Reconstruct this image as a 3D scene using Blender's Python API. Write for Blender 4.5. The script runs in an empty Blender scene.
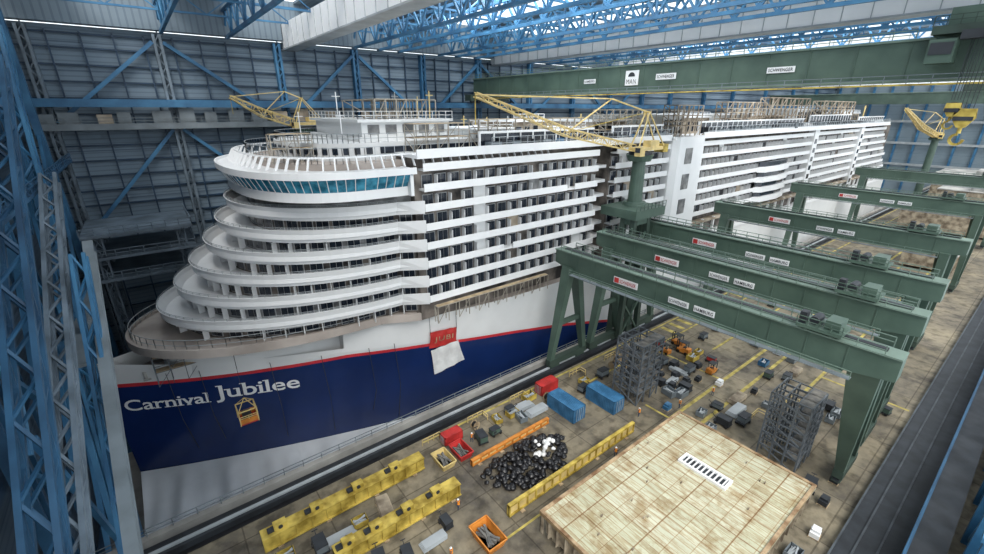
import bpy, math, random
from mathutils import Vector
R=random.Random(7)
sc=bpy.context.scene
sc.view_settings.view_transform='Standard'
COL=bpy.context.collection
WL={}; KIDS={}
# ---------------------------------------------------------------- materials
def new_mat(name):
    m=bpy.data.materials.new(name); m.use_nodes=True
    return m,m.node_tree,m.node_tree.nodes['Principled BSDF']
def mat(name,c,rough=.6,metal=0.,var=.15,scale=.5,c2=None,detail=5):
    m,nt,b=new_mat(name)
    b.inputs['Roughness'].default_value=rough; b.inputs['Metallic'].default_value=metal
    tc=nt.nodes.new('ShaderNodeTexCoord'); n=nt.nodes.new('ShaderNodeTexNoise')
    n.inputs['Scale'].default_value=scale; n.inputs['Detail'].default_value=detail
    r=nt.nodes.new('ShaderNodeValToRGB')
    a=[max(0,x*(1-var)) for x in c]; d=list(c2) if c2 else [min(1,x*(1+var)) for x in c]
    r.color_ramp.elements[0].position=.35; r.color_ramp.elements[1].position=.65
    r.color_ramp.elements[0].color=(*a,1); r.color_ramp.elements[1].color=(*d,1)
    nt.links.new(tc.outputs['Object'],n.inputs['Vector']); nt.links.new(n.outputs[0],r.inputs[0]); nt.links.new(r.outputs[0],b.inputs['Base Color'])
    return m
def siding(name,c,c2,period,axis,rough=.7,seam=None,seamper=6.):
    m,nt,b=new_mat(name); b.inputs['Roughness'].default_value=rough
    g=nt.nodes.new('ShaderNodeTexCoord'); s=nt.nodes.new('ShaderNodeSeparateXYZ')
    nt.links.new(g.outputs['Object'],s.inputs[0])
    def stripe(ax,per,w):
        mu=nt.nodes.new('ShaderNodeMath'); mu.operation='MULTIPLY'; mu.inputs[1].default_value=1/per
        fr=nt.nodes.new('ShaderNodeMath'); fr.operation='FRACT'
        lt=nt.nodes.new('ShaderNodeMath'); lt.operation='LESS_THAN'; lt.inputs[1].default_value=w
        nt.links.new(s.outputs[ax],mu.inputs[0]); nt.links.new(mu.outputs[0],fr.inputs[0]); nt.links.new(fr.outputs[0],lt.inputs[0]); return lt
    a=stripe(axis,period,.3)
    n=nt.nodes.new('ShaderNodeTexNoise'); n.inputs['Scale'].default_value=.12; n.inputs['Detail'].default_value=4
    nt.links.new(g.outputs['Object'],n.inputs['Vector'])
    mx=nt.nodes.new('ShaderNodeMixRGB'); mx.inputs[1].default_value=(*c,1); mx.inputs[2].default_value=(*c2,1)
    nt.links.new(a.outputs[0],mx.inputs[0])
    m2=nt.nodes.new('ShaderNodeMixRGB'); m2.blend_type='MULTIPLY'; m2.inputs[0].default_value=.35
    nt.links.new(mx.outputs[0],m2.inputs[1]); nt.links.new(n.outputs[0],m2.inputs[2])
    out=m2
    if seam:
        t=stripe(2,seamper,.05); m3=nt.nodes.new('ShaderNodeMixRGB'); m3.inputs[2].default_value=(*seam,1)
        nt.links.new(t.outputs[0],m3.inputs[0]); nt.links.new(m2.outputs[0],m3.inputs[1]); out=m3
    nt.links.new(out.outputs[0],b.inputs['Base Color'])
    return m
white=mat('white_paint',(.70,.71,.71),.45,var=.03,scale=.3)
whiteb=mat('balcony_white',(.80,.81,.82),.45,var=.02,scale=.5)
navy=mat('navy_hull_paint',(.008,.024,.105),.2,var=.15,scale=.1)
red=mat('red_stripe_paint',(.55,.03,.04),.4)
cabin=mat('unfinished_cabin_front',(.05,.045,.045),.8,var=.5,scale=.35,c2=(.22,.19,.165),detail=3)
cabin2=mat('primed_cabin_front',(.15,.155,.16),.8,var=.3,scale=.5,c2=(.3,.3,.3),detail=3)
frameg=mat('window_frame_grey',(.42,.43,.44),.5)
glass=mat('dark_glass',(.015,.022,.035),.15,var=.4,scale=.7)
teal=mat('bridge_teal_glass',(.03,.20,.32),.12,var=.4,scale=.8,c2=(.08,.36,.52))
decktan=mat('tan_primer_deck',(.37,.32,.285),.8,var=.2,scale=.15,c2=(.49,.43,.39))
tan=mat('tan_unfinished_steel',(.33,.26,.19),.8,var=.3,scale=.3,c2=(.5,.43,.34))
deckgrey=mat('grey_deck',(.3,.3,.29),.8,var=.3,scale=.2,c2=(.5,.49,.46))
green=mat('crane_green',(.062,.105,.082),.5,var=.12,scale=.25,c2=(.080,.128,.100))
greenl=mat('crane_green_light',(.14,.20,.165),.55,var=.15,scale=.3)
greend=mat('crane_green_dark',(.035,.058,.046),.6)
yellow=mat('crane_yellow',(.60,.46,.19),.5,var=.2,scale=.6)
yellowd=mat('worn_yellow_beam',(.44,.30,.035),.6,var=.45,scale=.7,c2=(.62,.47,.10))
linem=mat('floor_line_yellow',(.36,.29,.07),.7,var=.5,scale=.5,c2=(.58,.47,.12))
orange=mat('orange_paint',(.55,.2,.03),.6,var=.25,scale=.8)
bluest=mat('blue_steel',(.03,.13,.27),.5,var=.25,scale=.2,c2=(.055,.20,.36))
bluem=mat('deep_blue_steel',(.015,.065,.14),.5,var=.3,scale=.2,c2=(.03,.11,.21))
blued=mat('dark_blue_steel',(.018,.045,.085),.55,var=.3,scale=.2)
greyst=mat('grey_steel',(.16,.19,.21),.55,var=.2,scale=.3)
bgrey=mat('blue_grey_steel',(.10,.135,.17),.55,var=.25,scale=.3,c2=(.17,.22,.27))
lgrey=mat('light_grey_steel',(.36,.39,.41),.5,var=.15,scale=.3)
dark=mat('dark_steel',(.022,.026,.032),.6,var=.3,scale=.6)
dgrey=mat('dull_dark_grey_steel',(.06,.07,.08),.6,var=.3,scale=.6)
black=mat('black_rubber',(.012,.012,.014),.35,var=.3,scale=1.)
scaf=mat('scaffold_tube',(.34,.31,.26),.5,var=.2,scale=.6)
scafd=mat('dark_scaffold_tube',(.10,.115,.13),.5,var=.2,scale=.6)
plank=mat('timber_plank',(.35,.25,.15),.8,var=.3,scale=.9,c2=(.52,.4,.25))
plankd=mat('grey_weathered_plank',(.12,.12,.12),.8,var=.3,scale=.9,c2=(.2,.19,.17))
cblue=mat('container_blue',(.025,.12,.25),.5,var=.2,scale=.6,c2=(.05,.18,.34))
cred=mat('container_red',(.45,.03,.028),.5,var=.25,scale=.6)
conc=mat('pale_concrete',(.3,.29,.27),.9,var=.2,scale=.3)
sheetm=mat('white_plastic_sheet',(.56,.59,.62),.45,var=.06,scale=.15,c2=(.66,.69,.72))
skinm=mat('skin',(.5,.3,.22),.6); hivis=mat('hi_vis_orange',(.9,.3,.03),.6); trous=mat('navy_workwear',(.03,.05,.1),.8); hlm=mat('helmet_white',(.8,.8,.78),.4)
whitebag=mat('white_sack',(.75,.75,.74),.5)
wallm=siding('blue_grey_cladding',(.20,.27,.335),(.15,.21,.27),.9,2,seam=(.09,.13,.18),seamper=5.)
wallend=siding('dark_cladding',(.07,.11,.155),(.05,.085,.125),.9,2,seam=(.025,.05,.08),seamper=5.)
wallf=siding('haze_tinted_cladding',(.25,.32,.37),(.21,.28,.33),.9,2,seam=(.14,.20,.24),seamper=5.)  # end wall cladding: distant haze put into the colour as a lighter tone
roofm=siding('roof_sheet',(.20,.26,.31),(.15,.2,.25),1.2,0)
def floor_mat():
    m,nt,b=new_mat('concrete_hall_floor'); b.inputs['Roughness'].default_value=.75
    tc=nt.nodes.new('ShaderNodeTexCoord'); N=nt.nodes; L=nt.links
    n1=N.new('ShaderNodeTexNoise'); n1.inputs['Scale'].default_value=.09; n1.inputs['Detail'].default_value=9; n1.inputs['Roughness'].default_value=.7
    L.new(tc.outputs['Object'],n1.inputs['Vector'])
    r=N.new('ShaderNodeValToRGB'); r.color_ramp.elements[0].position=.36; r.color_ramp.elements[1].position=.64
    r.color_ramp.elements[0].color=(.095,.083,.068,1); r.color_ramp.elements[1].color=(.30,.255,.175,1)
    L.new(n1.outputs[0],r.inputs[0])
    br=N.new('ShaderNodeTexBrick'); br.inputs['Scale'].default_value=1.; br.inputs['Brick Width'].default_value=9; br.inputs['Row Height'].default_value=6
    br.inputs['Mortar Size'].default_value=.09; br.offset=0
    br.inputs['Color1'].default_value=(1,1,1,1); br.inputs['Color2'].default_value=(.8,.8,.78,1); br.inputs['Mortar'].default_value=(.5,.48,.45,1)
    L.new(tc.outputs['Object'],br.inputs['Vector'])
    mx=N.new('ShaderNodeMixRGB'); mx.blend_type='MULTIPLY'; mx.inputs[0].default_value=1
    L.new(r.outputs[0],mx.inputs[1]); L.new(br.outputs[0],mx.inputs[2])
    n2=N.new('ShaderNodeTexNoise'); n2.inputs['Scale'].default_value=.5; n2.inputs['Detail'].default_value=8
    L.new(tc.outputs['Object'],n2.inputs['Vector'])
    r2=N.new('ShaderNodeValToRGB'); r2.color_ramp.elements[0].position=.35; r2.color_ramp.elements[1].position=.52
    r2.color_ramp.elements[0].color=(.5,.49,.47,1); r2.color_ramp.elements[1].color=(1,1,1,1)
    L.new(n2.outputs[0],r2.inputs[0])
    m2=N.new('ShaderNodeMixRGB'); m2.blend_type='MULTIPLY'; m2.inputs[0].default_value=1
    L.new(mx.outputs[0],m2.inputs[1]); L.new(r2.outputs[0],m2.inputs[2]); L.new(m2.outputs[0],b.inputs['Base Color'])
    return m
floorm=floor_mat()
def block_mat():
    m,nt,b=new_mat('primed_panel_with_rust'); b.inputs['Roughness'].default_value=.75
    tc=nt.nodes.new('ShaderNodeTexCoord'); N=nt.nodes; L=nt.links
    def brick(w,h,c1,c2,mo,ms,sm):
        br=N.new('ShaderNodeTexBrick'); br.inputs['Scale'].default_value=1.; br.inputs['Brick Width'].default_value=w; br.inputs['Row Height'].default_value=h
        br.inputs['Mortar Size'].default_value=ms; br.inputs['Mortar Smooth'].default_value=sm; br.offset=0
        br.inputs['Color1'].default_value=c1; br.inputs['Color2'].default_value=c2; br.inputs['Mortar'].default_value=mo
        L.new(tc.outputs['Object'],br.inputs['Vector']); return br
    b1=brick(.78,2.07,(.56,.56,.43,1),(.48,.48,.36,1),(.36,.27,.16,1),.06,.7)
    b2=brick(3.75,6.2,(1,1,1,1),(.88,.88,.82,1),(.55,.38,.24,1),.13,.8)
    mx0=N.new('ShaderNodeMixRGB'); mx0.blend_type='MULTIPLY'; mx0.inputs[0].default_value=.9
    L.new(b1.outputs[0],mx0.inputs[1]); L.new(b2.outputs[0],mx0.inputs[2])
    def stain(sx,sy,p0,p1,col,fac,src):
        mp=N.new('ShaderNodeMapping'); mp.inputs['Scale'].default_value=(sx,sy,1); L.new(tc.outputs['Object'],mp.inputs[0])
        n=N.new('ShaderNodeTexNoise'); n.inputs['Scale'].default_value=1.; n.inputs['Detail'].default_value=10; n.inputs['Roughness'].default_value=.7
        L.new(mp.outputs[0],n.inputs['Vector'])
        r=N.new('ShaderNodeValToRGB'); r.color_ramp.elements[0].position=p0; r.color_ramp.elements[1].position=p1
        r.color_ramp.elements[0].color=col; r.color_ramp.elements[1].color=(1,1,1,1); L.new(n.outputs[0],r.inputs[0])
        mx=N.new('ShaderNodeMixRGB'); mx.blend_type='MULTIPLY'; mx.inputs[0].default_value=fac
        L.new(src.outputs[0],mx.inputs[1]); L.new(r.outputs[0],mx.inputs[2]); return mx
    a=stain(2.2,.3,.42,.54,(.62,.44,.28,1),.6,mx0)
    c=stain(.3,.3,.38,.50,(.60,.44,.28,1),.75,a)
    L.new(c.outputs[0],b.inputs['Base Color'])
    return m
blockm=block_mat()
blockside=mat('rusty_block_side',(.22,.17,.12),.8,var=.4,scale=.6,c2=(.42,.36,.27))
rust=mat('rusty_edge_steel',(.28,.15,.07),.8,var=.4,scale=.8,c2=(.45,.33,.2))
# ---------------------------------------------------------------- mesh builder
class MB:
    def __init__(s): s.v=[];s.f=[];s.m=[]
    def add(s,vs,fs,m=0):
        o=len(s.v); s.v+= [tuple(p) for p in vs]
        for f in fs: s.f.append([i+o for i in f]); s.m.append(m)
    def quad(s,a,b,c,d,m=0): s.add([a,b,c,d],[(0,1,2,3)],m)
    def box(s,x0,y0,z0,x1,y1,z1,m=0):
        s.add([(x0,y0,z0),(x1,y0,z0),(x1,y1,z0),(x0,y1,z0),(x0,y0,z1),(x1,y0,z1),(x1,y1,z1),(x0,y1,z1)],
              [(3,2,1,0),(4,5,6,7),(0,1,5,4),(1,2,6,5),(2,3,7,6),(3,0,4,7)],m)
    def beam(s,p,q,w,h=None,m=0,w2=None,h2=None):
        h=h or w; w2=w2 or w; h2=h2 or h
        p=Vector(p);q=Vector(q);d=(q-p).normalized()
        u=Vector((0,0,1)) if abs(d.z)<.99 else Vector((0,1,0))
        sd=d.cross(u).normalized(); up=sd.cross(d)
        vs=[]
        for c,a,b in((p,w,h),(q,w2,h2)):
            for i,j in((-1,-1),(1,-1),(1,1),(-1,1)): vs.append(c+sd*(i*a/2)+up*(j*b/2))
        s.add(vs,[(3,2,1,0),(4,5,6,7),(0,1,5,4),(1,2,6,5),(2,3,7,6),(3,0,4,7)],m)
    def cyl(s,p,q,r,r2=None,n=12,m=0):
        r2=r if r2 is None else r2
        p=Vector(p);q=Vector(q);d=(q-p).normalized()
        u=Vector((0,0,1)) if abs(d.z)<.9 else Vector((1,0,0))
        a=d.cross(u).normalized(); b=d.cross(a)
        vs=[]
        for c,rr in((p,r),(q,r2)):
            for i in range(n):
                t=2*math.pi*i/n; vs.append(c+(a*math.cos(t)+b*math.sin(t))*rr)
        fs=[(i,(i+1)%n,n+(i+1)%n,n+i) for i in range(n)]+[tuple(range(n))[::-1],tuple(range(n,2*n))]
        s.add(vs,fs,m)
    def ext(s,pts,vec,m=0):
        n=len(pts);v=Vector(vec); vs=[Vector(p) for p in pts]; vs=vs+[p+v for p in vs]
        s.add(vs,[tuple(range(n))[::-1],tuple(range(n,2*n))]+[(i,(i+1)%n,n+(i+1)%n,n+i) for i in range(n)],m)
    def prism(s,pts,z0,z1,m=0): s.ext([(p[0],p[1],z0) for p in pts],(0,0,z1-z0),m)
    def loft(s,A,zA,B,zB,m=0):
        n=len(A); s.add([(p[0],p[1],zA) for p in A]+[(p[0],p[1],zB) for p in B],[(i,i+1,n+i+1,n+i) for i in range(n-1)],m)
    def band(s,A,B,z0,z1,m=0):
        s.loft(A,z0,A,z1,m); s.loft(B,z0,B,z1,m); s.loft(A,z1,B,z1,m); s.loft(A,z0,B,z0,m)
        for i in(0,-1):
            a,b=A[i],B[i]; s.quad((a[0],a[1],z0),(b[0],b[1],z0),(b[0],b[1],z1),(a[0],a[1],z1),m)
    def rail(s,p,q,h=1.1,step=2.,t=.09,m=0):
        p=Vector(p);q=Vector(q);L=(q-p).length;n=max(1,int(L/step))
        for i in range(n+1):
            c=p.lerp(q,i/n); s.beam(c,c+Vector((0,0,h)),t,m=m)
        for k in(.5,1.): s.beam(p+Vector((0,0,h*k)),q+Vector((0,0,h*k)),t,m=m)
    def lattice(s,p,q,w,h,bays,t=.25,m=0,w2=None,h2=None):
        w2=w if w2 is None else w2; h2=h if h2 is None else h2
        p=Vector(p);q=Vector(q);d=(q-p).normalized()
        u=Vector((0,0,1)) if abs(d.z)<.99 else Vector((0,1,0))
        sd=d.cross(u).normalized(); up=sd.cross(d); P=[]
        for k in range(bays+1):
            f=k/bays; c=p.lerp(q,f); a=w+(w2-w)*f; b=h+(h2-h)*f
            P.append([c+sd*(i*a/2)+up*(j*b/2) for i,j in((-1,-1),(1,-1),(1,1),(-1,1))])
        for j in range(4): s.beam(P[0][j],P[-1][j],t,m=m)
        for k in range(bays):
            for j in range(4):
                l=(j+1)%4
                if k%2: s.beam(P[k][j],P[k+1][l],t*.6,m=m)
                else: s.beam(P[k][l],P[k+1][j],t*.6,m=m)
                s.beam(P[k][j],P[k][l],t*.6,m=m)
def meta(o,label=None,cat=None,group=None,kind=None):
    if label:o["label"]=label
    if cat:o["category"]=cat
    if group:o["group"]=group
    if kind:o["kind"]=kind
def link(o,parent):
    COL.objects.link(o)
    if parent is not None: o.parent=parent; KIDS.setdefault(parent.name,[]).append(o)
def thing(name,label,cat,loc=(0,0,0),group=None,kind=None,parent=None):
    o=bpy.data.objects.new(name,None); o.empty_display_size=.5
    w=Vector(loc); base=WL[parent.name] if parent is not None else Vector((0,0,0))
    o.location=w-base; link(o,parent); WL[o.name]=w
    meta(o,label,cat,group,kind); return o
def put(mb,name,mats,parent=None,label=None,cat=None,loc=None,group=None,kind=None,smooth=False):
    if not isinstance(mats,(list,tuple)): mats=[mats]
    base=WL[parent.name] if parent is not None else Vector((0,0,0))
    w=Vector(loc) if loc is not None else base
    me=bpy.data.meshes.new(name)
    me.from_pydata([(a-w.x,b-w.y,c-w.z) for a,b,c in mb.v],[],mb.f)
    for x in mats: me.materials.append(x)
    me.polygons.foreach_set('material_index',mb.m)
    if smooth: me.polygons.foreach_set('use_smooth',[True]*len(mb.f))
    me.update()
    o=bpy.data.objects.new(name,me); o.location=w-base; link(o,parent); WL[o.name]=w
    meta(o,label,cat,group,kind); return o
def inst(src,name,parent,loc,rz=0,scale=None):
    o=bpy.data.objects.new(name,src)
    base=WL[parent.name] if parent is not None else Vector((0,0,0))
    o.location=Vector(loc)-base; o.rotation_euler=(0,0,rz)
    if scale:o.scale=scale
    link(o,parent); WL[o.name]=Vector(loc); return o
def copytree(root,loc,rz=0,label=None,scale=None):
    def rec(o,par):
        c=o.copy(); COL.objects.link(c)
        if par is not None:c.parent=par
        for k in KIDS.get(o.name,[]): rec(k,c)
        return c
    c=rec(root,None); c.location=loc; c.rotation_euler=(0,0,rz)
    if label:c["label"]=label
    if scale:c.scale=(scale,)*3
    return c
def mesh_of(mb,name,mats):
    me=bpy.data.meshes.new(name); me.from_pydata(mb.v,[],mb.f)
    for x in (mats if isinstance(mats,(list,tuple)) else [mats]): me.materials.append(x)
    me.polygons.foreach_set('material_index',mb.m); me.update(); return me
def text_mesh(s,size=1.,bold=0.,spacing=1.):
    cd=bpy.data.curves.new('lettering','FONT'); cd.body=s; cd.size=size; cd.offset=bold; cd.resolution_u=4; cd.space_character=spacing
    o=bpy.data.objects.new('tmp_lettering',cd); COL.objects.link(o); bpy.context.view_layer.update()
    me=bpy.data.meshes.new_from_object(o.evaluated_get(bpy.context.evaluated_depsgraph_get()))
    vs=[tuple(v.co) for v in me.vertices]; fs=[tuple(p.vertices) for p in me.polygons]
    bpy.data.objects.remove(o); bpy.data.meshes.remove(me)
    x0=min(v[0] for v in vs);x1=max(v[0] for v in vs);y0=min(v[1] for v in vs);y1=max(v[1] for v in vs)
    return vs,fs,(x0,x1,y0,y1)
def sign_text(mb,s,origin,width,height,xdir,zdir=(0,0,1),m=0,bold=.015):
    vs,fs,(x0,x1,y0,y1)=text_mesh(s,1.,bold,1.12)
    o=Vector(origin);X=Vector(xdir);Z=Vector(zdir)
    mb.add([o+X*((v[0]-x0)/(x1-x0)*width)+Z*((v[1]-y0)/(y1-y0)*height) for v in vs],fs,m)
# ================================================================= SETTING
XE=420; YW=124; XW=-16; PIT=-10.
mb=MB(); mb.box(XW,-8,-.5,XE,54.5,0); put(mb,'floor',floorm,kind='structure',label='worn grey-brown concrete hall floor',loc=(0,0,0))
mb=MB(); mb.box(XW,54.6,PIT-.5,XE,YW,PIT); put(mb,'floor',conc,kind='structure',label='concrete building dock floor below the ship',loc=(0,0,0))
mb=MB(); mb.box(XW,53.9,PIT,XE,54.5,-.5); put(mb,'wall_dock',conc,kind='structure',label='concrete dock side wall',loc=(0,0,0))
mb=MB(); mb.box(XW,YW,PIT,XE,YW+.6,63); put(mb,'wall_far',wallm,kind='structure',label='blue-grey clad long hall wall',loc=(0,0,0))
mb=MB(); mb.box(XE,-8,PIT,XE+.6,YW,75); put(mb,'wall_end',wallf,kind='structure',label='blue-grey clad hall end wall, colour lightened to imitate haze',loc=(0,0,0))
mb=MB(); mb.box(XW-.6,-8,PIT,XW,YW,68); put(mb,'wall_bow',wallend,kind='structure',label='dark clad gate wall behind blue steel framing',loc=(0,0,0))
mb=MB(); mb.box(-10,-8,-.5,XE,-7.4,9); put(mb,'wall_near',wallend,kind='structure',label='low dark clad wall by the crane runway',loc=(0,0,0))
mb=MB(); x=-16
while x<XE: mb.box(x,-8,71,x+11,YW+1,71.5); x+=26
mb.box(XW,YW-2,63.2,XE,YW+.6,71.5)
put(mb,'ceiling',roofm,kind='structure',label='profiled steel roof deck with daylight strips',loc=(0,0,0))
for gx in (34,97,160,225,290,355):
    mb=MB(); mb.box(gx-1.4,-8,61.5,gx+1.4,YW,66.5,0)
    for y in range(-6,124,4): mb.box(gx-1.55,y,61.4,gx-1.4,y+.12,66.5,1)
    mb.box(gx-1.7,-8,61.2,gx+1.7,YW,61.5,1)
    put(mb,'roof_girder',[whiteb,lgrey],label='white clad transverse roof girder',cat='roof girder',group='white roof girders',loc=(gx,58,61.2))
def truss(x,z0,z1,y0,y1,n,mt):
    mb=MB(); mb.beam((x,y0,z0),(x,y1,z0),.6,.6); mb.beam((x,y0,z1),(x,y1,z1),.6,.6)
    for k in range(n):
        a=y0+(y1-y0)*k/n; b=y0+(y1-y0)*(k+1)/n
        mb.beam((x,a,z0),(x,a,z1),.3); mb.beam((x,a,z0),(x,(a+b)/2,z1),.35); mb.beam((x,(a+b)/2,z1),(x,b,z0),.35)
    put(mb,'roof_truss',mt,label='blue painted steel roof truss spanning the hall',cat='roof truss',group='blue roof trusses',loc=(x,(y0+y1)/2,z0))
for x in (9,21,50,57,63,76,82,89,112,120,130,146,180,200,250,310,380): truss(x,63.,68,-6,YW-.3,18,bluest)
for y in (10,28,46,64,82,100,116):
    mb=MB()
    mb.beam((-15,y,69),(XE-1,y,69),.4); mb.beam((-15,y,66),(XE-1,y,66),.35)
    x=-15
    while x<200: mb.beam((x,y,66),(x+4,y,69),.22); mb.beam((x+4,y,69),(x+8,y,66),.22); x+=8
    put(mb,'roof_purlin_truss',bluest,label='blue longitudinal lattice purlin under the roof',cat='purlin truss',group='roof purlin trusses',loc=(0,y,66))
cols=[-12+0,8,31,50,70,90,112,134,156,178,200,230,260,300,340,380]
for cx in cols:
    mb=MB(); mb.box(cx-.8,YW-1.6,PIT,cx-.3,YW-.1,62.5); mb.box(cx+.3,YW-1.6,PIT,cx+.8,YW-.1,62.5)
    for z in range(-8,62,3): mb.beam((cx-.5,YW-1.4,z),(cx+.5,YW-1.4,z+1.5),.2); mb.beam((cx+.5,YW-1.4,z+1.5),(cx-.5,YW-1.4,z+3),.2)
    put(mb,'wall_column',[bgrey if cx<20 else bluest],label='laced steel column against the hall wall',cat='column',group='hall wall columns',loc=(cx,YW-1,PIT))
x=-14.
while x<110:
    if all(abs(x-c)>1.6 for c in cols):
        mb=MB(); mb.box(x,YW-.9,PIT,x+.28,YW-.5,62); put(mb,'wall_rib',blued,label='slim dark blue vertical rib on the hall wall',cat='rib',group='hall wall ribs',loc=(x,YW-.7,PIT))
    x+=4.9
for a,b in zip(cols[:9],cols[1:10]):
    for lo,hi in((24,44),(45.6,61)):
        mb=MB()
        if (cols.index(a)%2)==0: mb.beam((a+.9,YW-1.3,lo),(b-.9,YW-1.3,hi),.7,.7)
        else: mb.beam((a+.9,YW-1.3,hi),(b-.9,YW-1.3,lo),.7,.7)
        put(mb,'wall_brace',bluest,label='blue diagonal steel brace on the hall wall',cat='brace',group='wall braces',loc=((a+b)/2,YW-1,(lo+hi)/2))
for z in (-2,2,6,10,14,17,20,23,26,29,32,35,38,41,44,47,50,53,56,59,61.5):
    mb=MB(); mb.box(XW,YW-.5,z,XE,YW-.1,z+.3)
    put(mb,'wall_girt',blued,label='horizontal blue steel girt along the hall wall',cat='girt',group='wall girts',loc=(100,YW-.4,z))
for y in range(0,124,10):
    mb=MB(); mb.box(XE-1.5,y,PIT,XE-.1,y+1.2,72); put(mb,'end_wall_column',bluest,label='blue steel column against the hall end wall',cat='column',group='end wall columns',loc=(XE-1,y,PIT))
for z in (12,26,40,54):
    mb=MB(); mb.box(XE-2.4,-4,z,XE-1.6,YW-4,z+1.4); put(mb,'end_wall_beam',lgrey,label='grey horizontal beam across the hall end wall',cat='beam',group='end wall beams',loc=(XE-2,60,z))
mb=MB(); mb.box(XW+1,YW-3.2,45,XE-3,YW-1.7,45.3,0); mb.box(XW+1,YW-3.3,44.2,XE-3,YW-3.05,45.4,1)
mb.rail((XW+1,YW-3.2,45.3),(150,YW-3.2,45.3),1.2,2.5,.1,1)
put(mb,'wall_catwalk',[plank,greyst],label='grey service catwalk running along the hall wall',cat='catwalk',loc=(50,YW-2.5,45))
mb=MB(); x=-14
while x<60: mb.box(x,YW-2.6,45.3,x+R.uniform(2,4),YW-2.3,46+R.uniform(1,2.4),R.choice([0,1])); x+=R.uniform(3,6)
put(mb,'cable_cabinets',[greyst,tan],label='row of wall mounted cabinets above the catwalk',cat='cabinet',loc=(20,YW-2.4,45.3),kind='stuff')
# bow end wall frame
fx=-13.2
ys=[22,45,68,91,114]
for y in ys:
    mb=MB()
    for s_ in(-.75,.75): mb.box(fx-.5,y+s_-.16,PIT,fx+.5,y+s_+.16,66)
    for z in range(-9,65,3): mb.beam((fx,y-.6,z),(fx,y+.6,z+1.5),.25); mb.beam((fx,y+.6,z+1.5),(fx,y-.6,z+3),.25)
    put(mb,'gate_column',bluest if y>60 else bluem,label='tall blue laced column of the hall gate frame',cat='column',group='gate frame columns',loc=(fx,y,PIT))
ZB=(-4,8,20,32,44,56)
for z in ZB:
    mb=MB(); mb.box(fx-1.6,18,z,fx-.8,YW-2,z+.7)
    put(mb,'gate_beam',blued,label='dark blue horizontal beam of the gate frame',cat='beam',group='gate frame beams',loc=(fx-1,70,z))
for a,b in zip(ys[:-1],ys[1:]):
    for lo,hi in zip(ZB[:-1],ZB[1:]):
        mb=MB(); mid=(a+b)/2
        mb.beam((fx,a+1.1,hi-.3),(fx,mid,lo+1.2),.5); mb.beam((fx,b-1.1,hi-.3),(fx,mid,lo+1.2),.5)
        put(mb,'gate_brace',bluest if a>40 else bluem,label='blue V-shaped brace between the gate columns',cat='brace',group='gate frame braces',loc=(fx,mid,lo))
for y in range(27,122,6):
    if y in (45,69,93): continue
    mb=MB(); mb.beam((fx-2.2,y,PIT),(fx-2.2,y,66),.35); put(mb,'gate_mullion',bluem,label='slim blue vertical stiffener on the gate wall',cat='mullion',group='gate wall stiffeners',loc=(fx-2.2,y,PIT))
mb=MB(); mb.box(-12.2,30,38.6,-10.6,YW-4,39.0,0); mb.rail((-10.7,30,39),(-10.7,YW-4,39),1.2,2.2,.12,0); mb.box(-12.2,30,38,-12,YW-4,39,0)
put(mb,'gate_catwalk',[bluem],label='blue railed catwalk across the gate frame',cat='catwalk',loc=(-11,70,38.6))
def lacedgirder(p,q,w,h,mt,label,t=.3,step=2.4):
    p=Vector(p);q=Vector(q);mb=MB();d=(q-p).normalized();u=Vector((0,0,1));sd=d.cross(u).normalized();up=sd.cross(d)
    for s_ in(-1,1):
        for r_ in(-1,1): mb.beam(p+sd*s_*w/2+up*r_*h/2,q+sd*s_*w/2+up*r_*h/2,t,t*1.2)
    n=int((q-p).length/step)
    for k in range(n):
        a=p.lerp(q,k/n);b=p.lerp(q,(k+1)/n); s_=1 if k%2 else -1
        mb.beam(a-sd*s_*w/2+up*h/2,b+sd*s_*w/2+up*h/2,t*.6); mb.beam(a-sd*s_*w/2-up*h/2,b+sd*s_*w/2-up*h/2,t*.6)
        for e in(-1,1): mb.beam(a+sd*e*w/2-up*s_*h/2,b+sd*e*w/2+up*s_*h/2,t*.6)
    put(mb,'raking_girder',mt,label=label,cat='girder',group='raking gate girders',loc=q)
lacedgirder((-9.4,77,40),(-9.4,33,19),1.3,1.5,[bgrey],'long blue-grey laced raking girder in front of the gate',.34)
lacedgirder((-10.9,85.5,58),(-11.8,61.5,PIT),1.5,1.4,[bluest],'blue laced raking girder reaching down into the dock',.36)
lacedgirder((-8.6,62,52),(-8.8,27,24),1.4,1.4,[bluem],'deep blue laced raking girder high on the gate',.32)
lacedgirder((-7.2,60,34),(-8.8,33,0),1.,1.0,[bluest],'blue laced raking girder meeting the floor',.3)
mb=MB(); mb.beam((-7.0,68,33),(-7.0,29,12.5),.55,1.3); mb.beam((-7.0,68,33.7),(-7.0,29,13.2),.95,.14); mb.beam((-7.0,68,32.3),(-7.0,29,11.8),.95,.14)
put(mb,'raking_girder',[greyst],label='narrow grey raking I-girder beside the gate columns',cat='girder',group='raking gate girders',loc=(-7,29,12.5))
for y0_,z0_,y1_,z1_ in((58,26,44,-6),(40,26,54,-2),(70,16,56,-8),(52,44,38,26)):
    mb=MB(); mb.beam((-10.4,y0_,z0_),(-10.4,y1_,z1_),.42,.6); put(mb,'gate_diagonal',[bluest],label='slim blue diagonal steel member of the gate frame',cat='brace',group='gate frame diagonals',loc=(-10.4,y1_,z1_))
mb=MB(); mb.box(-12.1,62,20.9,-9.8,92,21.3,0); mb.rail((-9.9,72,21.3),(-9.9,92,21.3),1.2,2.,.12,0)
put(mb,'gate_catwalk',[greyst],label='lower grey railed platform on the gate frame',cat='catwalk',loc=(-11,77,20.9))
mb=MB()
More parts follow.
